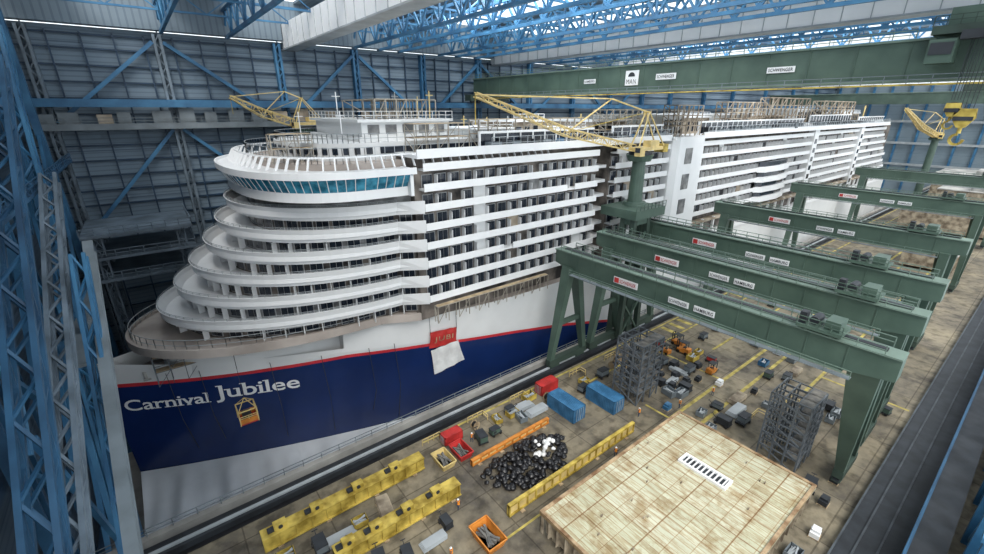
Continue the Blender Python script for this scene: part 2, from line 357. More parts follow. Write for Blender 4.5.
for y in (100,111): mb.lattice((-9,y,PIT),(-9,y,28),1.2,1.2,14,.18); mb.lattice((3,y,PIT),(3,y,28),1.2,1.2,14,.18)
for z in (20,24,28):
    mb.box(-11,98.5,z-.5,5,114,z,0); mb.rail((-11,98.5,z),(5,98.5,z),1.2,2.,.12); mb.rail((5,98.5,z),(5,114,z),1.2,2.,.12)
put(mb,'bow_work_platform',bgrey,label='grey steel work platform tower beside the bow',cat='platform',loc=(-4,100,PIT))
# ================================================================= SHIP
YC=79.
def hb(x,z):
    z=min(z,15); xs=-11.6+max(0,(11-z))*.02; L=65.6+max(0,(11-z))*1.3
    t=max(0,min(1,(x-xs)/L))
    return 21*(1-(1-t)**1.9)
def lerpt(tab,x):
    if x<=tab[0][0]:return tab[0][1]
    for (a,b),(c,d) in zip(tab,tab[1:]):
        if x<=c:return b+(d-b)*(x-a)/(c-a)
    return tab[-1][1]
ZS=[(-11,9.2),(0,9.2),(13,9.6),(20,9.9),(33,9.0),(50,6.9),(63,4.6),(80,0.5),(100,-5),(130,-8.5),(300,-8.5)]
ship=thing('cruise_ship','huge white cruise ship under construction with navy bow','ship',(145,YC,PIT))
mb=MB(); st=[-11.6+.0]+[-11.6+311.6*(i/90)**1.6 for i in range(1,91)]
st+= [19.4,19.6]; st.sort()
for side in(-1,1):
    rows=[]
    for xi in st:
        zs=lerpt(ZS,xi); rim=lerpt([(-11.6,13.4),(0,12.2),(19.5,11.8)],xi) if xi<19.5 else 15.
        zz=[-10,-10+(zs+10)*.2,-10+(zs+10)*.4,-10+(zs+10)*.6,-10+(zs+10)*.8,zs,zs+.6,min(zs+1.2,rim-.3),rim]
        fl=max(0,1-(xi+11.6)/40)
        rows.append([(xi+(11-z)*.03*fl,YC+side*hb(xi+max(0,11-z)*.02*fl,z),z) for z in zz])
    n=9
    vs=[p for c in rows for p in c]
    for k in range(n-1):
        m=0 if k<5 else (1 if k==5 else 2)
        mb.add(vs,[(i*n+k,(i+1)*n+k,(i+1)*n+k+1,i*n+k+1) for i in range(len(st)-1)],m)
mb.quad((300,YC-21,-10),(300,YC+21,-10),(300,YC+21,15),(300,YC-21,15),2)
put(mb,'hull',[navy,red,white],ship,label='navy hull with red sheer stripe and white upper strake')
mb=MB()
pl=[x for x in st if x<19.5]
mb.add([(x,YC-hb(x,10.2),10.2) for x in pl]+[(x,YC+hb(x,10.2),10.2) for x in pl],[(i,i+1,len(pl)+i+1,len(pl)+i) for i in range(len(pl)-1)],0)
pl=[x for x in st if x>19.5]
mb.add([(x,YC-hb(x,15),14.9) for x in pl]+[(x,YC+hb(x,15),14.9) for x in pl],[(i,i+1,len(pl)+i+1,len(pl)+i) for i in range(len(pl)-1)],0)
mb.quad((19.6,YC-14.5,10),(19.6,YC+14.5,10),(19.6,YC+14.5,15),(19.6,YC-14.5,15),1)
put(mb,'main_deck',[decktan,white],ship)
def hulltext(s,x0,x1,zb,zt,bold):
    vs,fs,(a,b,c,d)=text_mesh(s,1.,bold); mb=MB(); out=[]
    vs=list(vs);fs=list(fs)
    cnt={}
    for f in fs:
        for i in range(len(f)):
            e=tuple(sorted((f[i],f[(i+1)%len(f)]))); cnt[e]=cnt.get(e,0)+1
    for (i,j),n in list(cnt.items()):
        if n!=1: continue
        p,q=vs[i],vs[j]
        if abs(p[1]-q[1])<.004 and .04<abs(p[0]-q[0])<.22:
            y=p[1]; xa,xb=min(p[0],q[0]),max(p[0],q[0])
            if abs(y+bold)<.02: ya,yb_,l,r=y,y+.05,.07,.07
            elif y>.45: ya,yb_,l,r=y-.05,y,.08,.0
            else: continue
            o=len(vs); vs+=[(xa-l,ya,0),(xb+r,ya,0),(xb+r,yb_,0),(xa-l,yb_,0)]; fs.append((o,o+1,o+2,o+3))
    for v in vs:
        x=x0+(v[0]-a)/(b-a)*(x1-x0); z=zb+(v[1]-c)/(d-c)*(zt-zb)
        out.append((x,YC-hb(x,z)-.12,z))
    mb.add(out,fs); return mb
for s,a,b,zb,zt in(("Carnival",-10.1,.3,4.9,6.9),("Jubilee",1.2,12.6,4.6,7.9)):
    put(hulltext(s,a,b,zb,zt,.012),'name_lettering',whiteb,ship,label='white raised serif name letters on the bow')
def se(nose,cx,hw,n=2.3,N=44,xe=None,yc=YC,hwe=None):
    P=[]; hwe=hwe or hw
    if xe: P.append((xe,yc-hwe))
    for i in range(N+1):
        t=-math.pi/2+math.pi*i/N; c=max(0,math.cos(t)); s_=math.sin(t)
        P.append((cx-(cx-nose)*c**(2/n),yc+hw*math.copysign(abs(s_)**(2/n),s_)))
    if xe: P.append((xe,yc+hwe))
    return P
FX,FW=-7.4,17.2
mb=MB(); o=se(FX,25,FW,2.05,xe=31,hwe=20); i_=se(FX+.35,25,FW-.35,2.05,xe=31,hwe=19.6)
mb.prism(o,15.6,16.3,0); put(mb,'foredeck',[decktan],ship,label='tan rounded observation foredeck')
mb=MB(); mb.band(se(FX-.1,25,FW+.1,2.05,xe=31,hwe=20.1),i_,15.4,16.7,0); put(mb,'foredeck_bulwark',decktan,ship)
mb=MB(); mb.prism(se(-4,25,12.5,2.1,xe=31),10.2,15.6,0)
put(mb,'forward_house',white,ship)
# tiers
TZ=[18.9+3.0*k for k in range(6)]; TN=[-3.0,-.2,2.4,4.9,7.1,9.0]; HW=[18.9,19.,19.1,19.2,19.3,19.4]
winmb=MB(); winmb.box(-.95,-.08,0,.95,.1,2.0,0); winmb.box(-.85,-.12,.08,-.03,-.07,1.92,1); winmb.box(.03,-.12,.08,.85,-.07,1.92,1)
winmesh=mesh_of(winmb,'cabin_window',[frameg,glass])
divmb=MB(); divmb.box(-.05,-.45,0,.05,.5,2.0,0)
divmesh=mesh_of(divmb,'balcony_divider',[whiteb])
wins=[];divs=[]
for k in range(6):
    z=TZ[k]; hw=HW[k]; kw=dict(n=2.05,xe=32.3)
    o=se(TN[k],28.5,hw,hwe=21.,**kw); ob=se(TN[k]+.9,28.5,hw-.6,hwe=20.8,**kw); i1=se(TN[k]+.25,28.5,hw-.25,hwe=20.75,**kw); i2=se(TN[k]+3.0,28.5,hw-2.2,2.05,xe=32.3,hwe=19)
    mb=MB(); mb.prism(ob,z-.5,z-.05,0)
    mb.loft(ob,z-.65,o,z+1.35,0); mb.loft(o,z+1.35,i1,z+1.35,0); mb.loft(i1,z+1.35,i1,z-.05,0)
    put(mb,'terrace_deck',[whiteb],ship,label='white curved terrace bulwark wrapping the bow front')
    mb=MB(); zlow=(TZ[k-1] if k else 16.3)
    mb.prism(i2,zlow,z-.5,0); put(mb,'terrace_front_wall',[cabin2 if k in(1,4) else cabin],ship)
    acc=0;P=i2
    for a,b in zip(P,P[1:]):
        L=math.hypot(b[0]-a[0],b[1]-a[1]); n=max(1,int(L/.5))
        for q_ in range(n):
            acc+=L/n
            if acc>=2.35 and a[1]<104:
                acc=0; ang=math.atan2(b[1]-a[1],b[0]-a[0]); x=a[0]+(b[0]-a[0])*q_/n; y=a[1]+(b[1]-a[1])*q_/n
                wins.append(((x,y,zlow+.3),ang+math.pi))
                if R.random()<.7:
                    nx,ny=math.sin(ang),-math.cos(ang)
                    if (x-27)*nx+(y-YC)*ny<0: nx,ny=-nx,-ny
                    ux,uy=math.cos(ang)*1.17,math.sin(ang)*1.17
                    divs.append(((x+nx*.8+ux,y+ny*.8+uy,zlow),ang))
for idx,(p,r) in enumerate(wins[:100]): inst(winmesh,'terrace_window',ship,p,r)
def stuffcopies(src,items,name):
    mb=MB()
    for (p,r) in items:
        c,s_=math.cos(r),math.sin(r)
        o=len(mb.v); mb.v+=[(p[0]+x*c-y*s_,p[1]+x*s_+y*c,p[2]+z) for x,y,z in src.v]
        mb.f+=[[i+o for i in f] for f in src.f]; mb.m+=src.m
    return mb
if wins[100:]: put(stuffcopies(winmb,wins[100:],'w'),'terrace_window_run',[frameg,glass],ship,kind='stuff')
for p,r in divs[:99]: inst(divmesh,'terrace_divider',ship,p,r)
# bridge
BN=2.45
ba=se(10.7,25,20.4,BN,xe=30); bl=se(10.3,25,20.8,BN,xe=30,hwe=21); bh=se(9.3,25,21.7,BN,xe=30,hwe=22.1); bi=se(12,25,19.,BN,xe=30)
mb=MB(); mb.prism(ba,36.4,36.8,0); mb.band(bl,bi,36.4,37.7,0); put(mb,'bridge_lower_band',[whiteb],ship)
mb=MB(); mb.loft(bl,37.7,bh,39.5,0)
put(mb,'bridge_windows',[teal],ship,label='teal glass band of the navigating bridge')
nm_=0
for s0,s1,t0,t1 in zip(bl,bl[1:],bh,bh[1:]):
    if s0[1]>102: break
    L=math.hypot(s1[0]-s0[0],s1[1]-s0[1]); n=max(1,round(L/1.3))
    for q_ in range(n):
        f=q_/n; mb=MB(); mb.beam((s0[0]+(s1[0]-s0[0])*f,s0[1]+(s1[1]-s0[1])*f,37.7),(t0[0]+(t1[0]-t0[0])*f,t0[1]+(t1[1]-t0[1])*f,39.5),.1)
        if nm_<90: put(mb,'window_mullion',[white],ship); nm_+=1
mb=MB(); bo=se(9.0,25,22.0,BN,xe=30.5,hwe=22.4); mb.prism(bo,39.5,40.0,0); mb.band(bo,se(9.3,25,21.7,BN,xe=30.5,hwe=22.1),40.0,40.4,0); put(mb,'bridge_roof',[whiteb],ship)
mb=MB(); mb.box(29.6,57.,36.4,30.1,60,40.3,0); mb.prism(se(12.5,27,18,2.3,xe=31.5),33.4,36.4,1); mb.prism(se(12,27,18,2.3,xe=31.5),37,39.5,1); put(mb,'bridge_house',[whiteb,cabin2],ship)
finmb=MB(); finmb.ext([(-.08,0,0),(-.08,-.4,0),(-.08,.5,1.6),(-.08,.9,1.6)],(.16,0,0),0)
finm=mesh_of(finmb,'fin',[whiteb]); fp=se(11.2,25,19.9,BN,xe=60); acc=0;cnt=0
for a,b in zip(fp,fp[1:]):
    L=math.hypot(b[0]-a[0],b[1]-a[1]); steps=max(1,int(L/.4))
    for q_ in range(steps):
        acc+=L/steps
        if acc>=1.5:
            acc=0;x=a[0]+(b[0]-a[0])*q_/steps;y=a[1]+(b[1]-a[1])*q_/steps
            if y<104 and cnt<95:
                ang=math.atan2(b[1]-a[1],b[0]-a[0]); inst(finm,'windscreen_fin',ship,(x,y,40.4),ang+math.pi); cnt+=1
mb=MB(); mb.band(se(12.0,25,19.1,BN,xe=60),se(12.3,25,18.8,BN,xe=60),41.9,42.1,0)
put(mb,'windscreen_ring',[whiteb],ship)
mb=MB(); mb.prism(se(14.5,27,17,2.4,xe=60),40.0,40.9,1); mb.prism(se(18,29,14,2.4,xe=58),40.9,43.4,0)
q=se(17.9,29,14.1,2.4,xe=58)
for a,b in list(zip(q,q[1:]))[:30:2]: mb.beam((a[0],a[1],42.3),(b[0],b[1],42.3),.1,1.,2)
put(mb,'upper_deck_house',[white,decktan,glass],ship)
mb=MB()
pr=se(13.8,25,17.7,2.4,xe=60)
for a,b in zip(pr,pr[1:]):
    if a[1]<100: mb.rail((a[0],a[1],40.9),(b[0],b[1],40.9),2.2,1.5,.07)
pr=se(18.4,29,13.7,2.4,xe=58)
for a,b in zip(pr,pr[1:]):
    if a[1]<95: mb.rail((a[0],a[1],43.4),(b[0],b[1],43.4),1.3,1.5,.08)
put(mb,'bridge_deck_railing',[lgrey],ship)
# ---- side sections
DZ=[15.9+3.0*k for k in range(9)]
secs=[('a',32.3,72,58.,1),('b',77.5,97,58.,1),('c',110.5,186,58.,2),('d',190,238,58.3,2),('e',242,291,58.,2)]
swins=[];sdivs=[];pans=[]
for nm,x0,x1,y,k0 in secs:
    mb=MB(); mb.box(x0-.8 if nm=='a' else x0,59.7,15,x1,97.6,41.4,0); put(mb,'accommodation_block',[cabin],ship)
    for k in range(k0,9):
        z=DZ[k]; xa=x0; xb=x1
        if nm=='e': xb=x1-[0,0,0,4,4,9,9,14,14][k]
        mb=MB()
        segs=[(xa,xb)]
        if nm=='a' and k in(3,6): g_=R.uniform(36,64); segs=[(xa,g_),(g_+2.2,xb)]
        for s0,s1 in segs: mb.box(s0,y,z-.35,s1,y+.15,z+.8,0)
        mb.box(x0,y+.15,z-.3,xb,59.7,z-.05,0)
        put(mb,'balcony_deck',[whiteb],ship,label='long white balcony deck edge with parapet')
        if k==8: continue
        x=xa+1.2
        while x<xb-1:
            rr=R.random()
            if rr<.88: swins.append(((x+.2,59.65,z-.02),0))
            if R.random()<.92: sdivs.append(((x+1.4,58.95,z-.05),0))
            if rr>.9: pans.append((x,z,y))
            x+=2.45
for x,z,y in pans[:98]:
    mb=MB(); mb.box(x-1.1,59.3,z,x+1.3,59.5,z+2.5,0); put(mb,'infill_panel',[R.choice([tan,white,cabin2,white])],ship)
for p,r in swins[:100]: inst(winmesh,'balcony_door',ship,p,r)
put(stuffcopies(winmb,swins[100:],'w'),'balcony_door_run',[frameg,glass],ship,kind='stuff')
for p,r in sdivs[:100]: inst(divmesh,'balcony_divider',ship,p,r)
put(stuffcopies(divmb,sdivs[100:],'d'),'balcony_divider_run',[whiteb],ship,kind='stuff')
mb=MB(); mb.box(72,63,15,77.5,97,41.4,0)
for k in range(8): mb.box(72,60.5,DZ[k]-.3,77.5,63,DZ[k]+.3,1)
put(mb,'recessed_section',[cabin,whiteb],ship)
for x in(186,238):
    mb=MB(); mb.box(x,57.6,18,x+4,97,41.4,0)
    for k in range(1,8): mb.box(x+1,57.5,DZ[k],x+3,57.6,DZ[k]+1.6,1)
    put(mb,'stair_tower',[whiteb,glass],ship,label='flush white vertical stair tower in the ship side')
mb=MB()
P=[(97,60.4),(97,57.6),(98.2,56.4),(109,56.4),(110.5,57.6),(110.5,60.4)]
mb.prism(P,20,42.2,0)
for z in (24,30,36): mb.box(101,56.3,z,104,56.4,z+3.6,1)
mb.box(97,60.4,15,110.5,97.6,41.4,2)
put(mb,'side_tower',[whiteb,cabin2,cabin],ship,label='plain white vertical tower block in the ship side')
mb=MB(); P=[(146,58),(148,56.4),(158,55.8),(166,56.6),(169,58)]; Pi=[(147,58.),(149,57),(158,56.5),(165,57.2),(168,58)]
for k in range(2,6): z=DZ[k]; mb.prism(P,z-.6,z+1.0,0); mb.prism(Pi,z+1.0,z+2.4,1)
put(mb,'side_bulge',[whiteb,glass],ship,label='rounded white projecting section')
mb=MB()
for x in range(112,292,6): mb.box(x,57.9,15,x+.5,58.5,20,0)
mb.box(110.5,57.6,15,296,60.4,15.8,0); mb.box(110,57.8,19.2,292,60.3,19.8,1); put(mb,'promenade_deck',[whiteb,tan],ship)
mb=MB(); mb.box(31.3,57.8,41.4,97,100.2,41.9,0); mb.box(97,57.,41.5,277,100.2,42.0,0)
mb.box(31.3,57.8,41.9,97,58.05,42.7,0); mb.box(110,57.2,42.0,277,57.5,42.9,0)
put(mb,'lido_deck',[whiteb],ship)
for a,b,z0,z1,y in((44,72,42.0,44.4,60),(78,96,42.0,44.6,60),(112,180,42.1,45.0,60),(188,232,42.1,46,61),(240,276,42.1,45,60)):
    mb=MB(); mb.box(a,y,z0+.3,b,y+.2,z1,1)
    x=a
    while x<b: mb.box(x-.12,y-.15,z0-.1,x+.12,y+.3,z1+.3,0); x+=2.9
    mb.box(a,y-.2,z1,b,y+.4,z1+.35,0)
    put(mb,'deck_windscreen',[whiteb,glass],ship,label='glazed windscreen along the open top deck')
mb=MB(); mb.box(27,68,43.4,44.5,92,44.0,0); mb.box(28,69,44.0,44,91,46.2,0); mb.box(27.2,68.3,46.2,44.4,92,46.6,0)
for x in range(29,43,3): mb.box(x,68.9,44.4,x+1.9,69.,45.8,1)
mb.rail((27.3,68.4,46.6),(44.3,68.4,46.6),1.2,1.3,.09,0); mb.rail((27.3,68.4,46.6),(27.3,92,46.6),1.2,1.8,.09,0)
put(mb,'top_house',[white,cabin2],ship,label='white low house on the top deck')
dk=[(47,66,56,78,42,44.6),(58,68,66,82,42,45.8),(68,64,74,76,42,44.4),(80,67,92,84,42,45.5),(99,62,108,84,42,46.5),(116,66,128,86,42.,46),(134,65,150,90,42.,46.5),(156,66,180,88,42.,46.2),(190,66,215,88,42.,48),(225,66,262,88,42.,46.5)]
for i,(a,b,c,d,e,f_) in enumerate(dk):
    mb=MB(); mb.box(a,b,e,c,d,f_,0); mb.box(a-.4,b-.4,f_,c+.4,d+.4,f_+.35,1)
    x=a+.6
    while x<c-1.5: mb.box(x,b-.1,e+.6,x+1.3,b,f_-.7,2); x+=2.2
    mb.rail((a,b,f_+.35),(c,b,f_+.35),1.1,1.5,.1,1)
    put(mb,'deck_house',[[white,tan][i%2],whiteb,glass],ship)
mb=MB(); mb.rail((45,58,42.0),(97,58,42.0),1.9,1.5,.09); mb.rail((112,57.4,42.1),(276,57.4,42.1),2.0,2,.14)
put(mb,'deck_railing',[lgrey],ship)
for i in range(44):
    x=R.uniform(20,268); y=R.uniform(63,80) if x>45 else R.uniform(69,84); z=42 if x>45 else (46.6 if x>28 else 43.4); h=R.uniform(1.5,3.5)*(1+x/260)
    mb=MB(); mb.beam((x,y,z),(x,y,z+h+1.2),.1+x/900); mb.beam((x-.7,y,z+h+.5),(x+.7,y,z+h+.5),.08+x/900); put(mb,'deck_mast',[R.choice([lgrey,whiteb,yellow])],ship)
mb=MB()
pr=se(FX+.5,25,FW-.6,2.05)
for a,b in zip(pr,pr[1:]): mb.rail((a[0],a[1],16.3),(b[0],b[1],16.3),1.7,3,.07)
for k in range(6):
    pr=se(TN[k]+.15,28.5,HW[k]-.15,2.05)
    for a,b in zip(pr,pr[1:]): mb.rail((a[0],a[1],TZ[k]+1.3),(b[0],b[1],TZ[k]+1.3),.4,3,.05)
put(mb,'terrace_railing',[lgrey],ship)
for x,y in((-6,76),(-2,74.5),(4,73),(10,70.5),(15,68.5)):
    mb=MB(); mb.box(x-.8,y-.3,10.2,x+.8,y+.3,10.5); mb.cyl((x-.45,y,10.4),(x-.45,y,11.6),.25); mb.cyl((x+.45,y,10.4),(x+.45,y,11.6),.25); put(mb,'mooring_bollard',[deckgrey],ship)
# ================================================================= scaffolds
def scaffold(name,label,x0,y0,x1,y1,z0,z1,nx,ny,nz,t=.12,mt=scaf,deckf=.6,group=None,diag=True,pm=None):
    th=thing(name,label,'scaffold',((x0+x1)/2,(y0+y1)/2,z0),group=group)
    mb=MB()
    X=[x0+(x1-x0)*i/nx for i in range(nx+1)];Y=[y0+(y1-y0)*i/ny for i in range(ny+1)];Z=[z0+(z1-z0)*i/nz for i in range(nz+1)]
    for x in X:
        for y in Y: mb.beam((x,y,z0),(x,y,z1),t)
    for z in Z[1:]:
        for x in X: mb.beam((x,y0,z),(x,y1,z),t*.8)
        for y in Y: mb.beam((x0,y,z),(x1,y,z),t*.8)
        if z<z1:
            for x in(x0,x1): mb.beam((x,y0,z+1),(x,y1,z+1),t*.7)
            for y in(y0,y1): mb.beam((x0,y,z+1),(x1,y,z+1),t*.7)
    if diag:
        for k in range(nz):
            mb.beam((x0,y0,Z[k]),(x0,y1,Z[k+1]),t*.8)
            for i in range(nx):
                if (i+k)%2==0: mb.beam((X[i],y0,Z[k]),(X[i+1],y0,Z[k+1]),t*.7)
    put(mb,'tube_frame',[mt],th)
    for z in Z[1:]:
        mb=MB(); run=max(1,round(ny*deckf))
        mb.box(x0+.1,Y[0]+.1,z,x1-.1,Y[run]-.1,z+.08)
        put(mb,'plank_platform',[pm or plank],th)
    return th
scaffold('scaffold','weathered tube scaffold along the ship promenade',33,56.9,58,57.9,15,17.9,12,1,1,.12,scaf,1)
scaffold('scaffold','brown plank scaffold on the ship roof house',31,70,42,84,46.6,49.6,6,3,1,.16,scaf,1)
scaffold('scaffold','tube scaffold beside the forward funnel casing',14.5,68,20,70,40.9,44.8,3,1,2,.1,scaf,.5)
scaffold('scaffold','tube scaffold at the forward house corner',33,61.5,43,64.5,42,46,5,1,2,.1,scaf,.8)
scaffold('scaffold','brown scaffold around the aft deck house',128,61.5,152,64.5,42.1,50,8,1,3,.26,tan,1)
scaffold('scaffold','tall brown scaffold on the aft open deck',156,61.5,186,65,42.1,51.5,9,1,3,.3,tan,1)
scaffold('scaffold','brown scaffold on the stern open deck',200,61.5,235,65,42.1,51,9,1,3,.34,tan,1)
scaffold('scaffold','small scaffold on the open deck amidships',62,61.5,72,63.5,42.0,46.5,5,1,2,.12,scaf,1)
scaffold('scaffold','light scaffold around the forward open deck',44.8,61.5,57,64,42.0,46.5,6,1,2,.12,scaf,.8)
scaffold('scaffold','light scaffold beside the deck house amidships',78,62,96,65.5,42.0,48,8,1,3,.16,scaf,.8)
scaffold('scaffold','scaffold on the tower block roof',98,58,109,61.5,42.2,49,5,1,3,.18,tan,.8)
scaffold('scaffold','tube scaffold standing on the mooring deck',-5,72.4,4,73.8,10.3,14.8,5,1,2,.09,scafd,.5)
scaffold('scaffold','tube scaffold at the forecastle edge',6,69.6,18,70.6,10.3,15,7,1,2,.09,scaf,.7)
scaffold('scaffold_tower','dark steel scaffold stair tower on the hall floor',58.5,34.8,64.5,39.8,0,11.5,3,3,5,.2,scafd,.34,pm=plankd)
scaffold('scaffold_tower','dark steel scaffold stair tower beside the hull block',63.,12,68.5,17,0,11,3,3,5,.2,scafd,.34,pm=plankd)
scaffold('scaffold','low scaffold deck beside the stair tower',70.5,13,75,16.5,0,4,3,2,2,.18,scafd,.5,pm=plankd)
# ================================================================= dock edge
mb=MB(); mb.box(XW,53.6,0,XE,54.5,1.3,0); mb.box(XW,52.9,0,XE,53.6,.25,1)
put(mb,'dock_kerb',[conc,dark],label='concrete kerb along the building dock edge',cat='kerb',loc=(100,54,0))
mb=MB(); mb.box(XW,50.9,0,XE,52.2,.9,0); mb.box(XW,51.35,.9,XE,51.75,1.15,1); mb.box(XW,50.2,0,XE,50.9,.06,2)
put(mb,'crane_runway',[dark,lgrey,black],label='dark steel crane rail running along the dock edge',cat='crane rail',loc=(100,51.5,0))
mb=MB(); mb.rail((-14,54.2,1.3),(150,54.2,1.3),1.1,2.5,.09)
put(mb,'edge_railing',[greyst],label='thin grey safety railing on the dock kerb',cat='railing',loc=(60,54.2,1.3))
mb=MB(); mb.box(-5,-.4,0,XE,4.6,.5,0); mb.box(-5,1.2,.5,XE,1.4,.75,1); mb.box(-5,3.0,.5,XE,3.2,.7,1); mb.box(-5,4.6,0,XE,4.8,.8,1)
put(mb,'crane_runway',[dark,dgrey],label='dark steel crane rail beside the near wall',cat='crane rail',loc=(100,1.5,0))
mb=MB(); mb.box(-5,-3.4,3.2,XE,-.4,3.6,0); mb.box(-5,-.7,2.2,XE,-.4,3.9,1)
for x in range(30,300,6): mb.box(x,-2.2,0,x+.4,-1.8,3.2,0); mb.beam((x,-.55,0),(x+3,-.55,2.3),.25,m=1); mb.beam((x+3,-.55,2.3),(x+6,-.55,0),.25,m=1)
mb.rail((20,-.5,3.9),(220,-.5,3.9),1.1,2.5,.08,1)
put(mb,'near_walkway',[dark,bluem],label='dark raised steel walkway beside the near crane rail',cat='walkway',loc=(100,-2,3.2))
for x in range(40,130,9):
    mb=MB(); mb.box(x,-5.4,0,x+1.1,-4.3,14,0); mb.box(x-.2,-5.6,14,x+1.3,-4.1,14.5,0); mb.beam((x+1.1,-4.9,12),(x+8.8,-4.9,1),.45)
    put(mb,'wall_post',[bluest],label='blue steel post beside the near runway',cat='post',group='near runway posts',loc=(x+.5,-5,0))
mb=MB(); NX,NY=160,16; vs=[]
for i in range(NX+1):
    x=-11+52*i/NX
    for j in range(NY+1):
        f=j/NY; yh=YC-hb(x,-7)-.1; y=yh+(54.7-yh)*f
        z=-6.9-1.8*math.sin(math.pi*min(1,f*1.0))+f*(1-f)*4*(.45*math.sin(x*.9+f*2)+.22*math.sin(x*2.1+j*.3))+ 2.4*f
        vs.append((x,y,max(z,-9.9)))
mb.add(vs,[(i*(NY+1)+j,(i+1)*(NY+1)+j,(i+1)*(NY+1)+j+1,i*(NY+1)+j+1) for i in range(NX) for j in range(NY)])
put(mb,'protective_sheet',[sheetm],label='white plastic sheeting draped beside the bow hull',cat='plastic sheet',loc=(5,62,-9),smooth=True)
# ================================================================= gantry cranes
def plate(parent,name,x,y,z,w,h,txt,tm,mark=False,base=whiteb):
    mb=MB(); mb.box(x-.08,y-w,z,x,y,z+h,0)
    o=w*.06
    if mark: mb.box(x-.14,y-h*.95,z+h*.12,x-.08,y-h*.15,z+h*.88,2); o=h*1.15
    sign_text(mb,txt,(x-.16,y-o,z+h*.22),w-o-w*.06,h*.56,(0,-1,0),m=1)
    put(mb,name,[base,tm,cred],parent,label='white maker plate with lettering')
def gantry(X0,zt,Yl,Yr,label,sgn=True,rx=(2.,8.)):
    g=thing('gantry_crane',label,'gantry crane',(X0,(Yl+Yr)/2,0),group='green gantry cranes')
    D=3.4
    mb=MB(); mb.ext([(X0-1.1,Yl+1.5,zt),(X0-1.1,Yl+1.5,zt-2.4),(X0-1.1,Yl-3,zt-D),(X0-1.1,Yr+4,zt-D),(X0-1.1,Yr-1.5,zt-2.6),(X0-1.1,Yr-1.5,zt)],(2.2,0,0),0)
    mb.box(X0-1.35,Yr-1.5,zt,X0+1.35,Yl+1.5,zt+.2,1)
    mb.box(X0-1.3,Yr+3,zt-D-.12,X0+1.3,Yl-3,zt-D,1)
    mb.box(X0-.35,Yr,zt+.2,X0+.35,Yl,zt+.45,2)
    y=Yr+3
    while y<Yl-2: mb.box(X0-1.16,y,zt-D,X0-1.1,y+.12,zt,0); y+=4
    put(mb,'girder',[green,greenl,dark],g,label='deep green box girder')
    mb=MB(); mb.box(X0+1.1,Yr,zt-.5,X0+2.8,Yl,zt-.35,0); mb.rail((X0+2.7,Yr,zt-.3),(X0+2.7,Yl,zt-.3),1.2,2,.09,1); mb.rail((X0-1.3,Yr,zt+.2),(X0-1.3,Yl,zt+.2),1.0,2.4,.08,1)
    mb.box(X0-2.2,Yr+2,zt-D-.3,X0-1.35,Yl-3,zt-D-.2,0); mb.rail((X0-2.2,Yr+2,zt-D-.2),(X0-2.2,Yl-3,zt-D-.2),1.0,2.4,.07,1)
    put(mb,'walkway',[greyst,greenl],g)
    for y,wt,wb,bx_,tx in((Yl-1.8,2.2,1.1,(-4.6,4.6),(-.9,.9)),(Yr+1.2,3.0,1.0,rx,(-.2,1.3))):
        for bxx,txx in zip(bx_,tx):
            mb=MB(); mb.beam((X0+txx,y,zt-D+.8),(X0+bxx,y,2.6),wt,1.4,0,wb,1.0)
            put(mb,'leg',[green],g)
        f=.6; xa=X0+tx[0]+(bx_[0]-tx[0])*f; xb=X0+tx[1]+(bx_[1]-tx[1])*f; zz=zt-D+.8+(2.6-zt+D-.8)*f
        mb=MB(); mb.beam((xa,y,zz),(xb,y,zz),.8,.8); put(mb,'cross_tie',[green],g)
        mb=MB(); mb.box(X0+bx_[0]-.6,y-.6,1.5,X0+bx_[1]+.6,y+.6,2.7); put(mb,'sill_beam',[greend],g)
        for cx in(X0+bx_[0]+1.,X0+bx_[1]-1.):
            mb=MB()
            mb.ext([(cx-1.4,y-.5,.7),(cx+1.4,y-.5,.7),(cx+.9,y-.5,1.6),(cx-.9,y-.5,1.6)],(0,1,0),0)
            for d in(-.95,0,.95): mb.cyl((cx+d,y-.35,.95),(cx+d,y+.35,.95),.45,n=12,m=1)
            put(mb,'bogie',[greend,dark],g)
    ty=Yr+3+R.random()*2
    mb=MB(); mb.box(X0-1.8,ty,zt+.5,X0+1.8,ty+4.5,zt+.9,0); mb.box(X0-1.2,ty+.4,zt+.9,X0+1.2,ty+1.9,zt+2.0,0); mb.cyl((X0-1,ty+3,zt+1.4),(X0+1,ty+3,zt+1.4),.5,m=1); mb.box(X0-1.5,ty+3.7,zt+.9,X0-.5,ty+4.4,zt+2.3,1)
    mb.rail((X0-1.8,ty,zt+.9),(X0-1.8,ty+4.5,zt+.9),1,1,.08,0)
    put(mb,'hoist_trolley',[green,dark],g)
    if sgn:
        plate(g,'name_plate',X0-1.16,Yl-12,zt-2.4,4.6,1.1,"SCHWENGER",cred,True)
        plate(g,'name_plate',X0-1.16,Yl-22,zt-2.5,3.2,.9,"SCHWENGER",dark)
        plate(g,'name_plate',X0-1.16,Yl-26,zt-2.5,3.0,.9,"HAMBURG",dark)
    mb=MB(); hx=X0+rx[1]
    for s_ in(-.25,.25): mb.beam((hx+1.2,Yr+1.2+s_,2.7),(X0+2.6,Yr+1.2+s_,zt-.5),.09)
    for k in range(26):
        f=k/25; xx=hx+1.2+(X0+2.6-hx-1.2)*f; mb.beam((xx,Yr+.95,2.7+(zt-3.2)*f),(xx,Yr+1.45,2.7+(zt-3.2)*f),.07)
    put(mb,'ladder',[greyst],g)
    return g
gantry(59,23.6,53.5,6.6,'green gantry crane with tapered legs over the hull block',rx=(6.5,11.5))
gantry(70.5,25.,53.5,7.,'green gantry crane parked close behind another',rx=(6,11.))
gantry(83,26,53.5,7.4,'green gantry crane carrying signs, beside the slewing crane')
gantry(118,25.3,53.5,9.,'green gantry crane standing over scattered equipment')
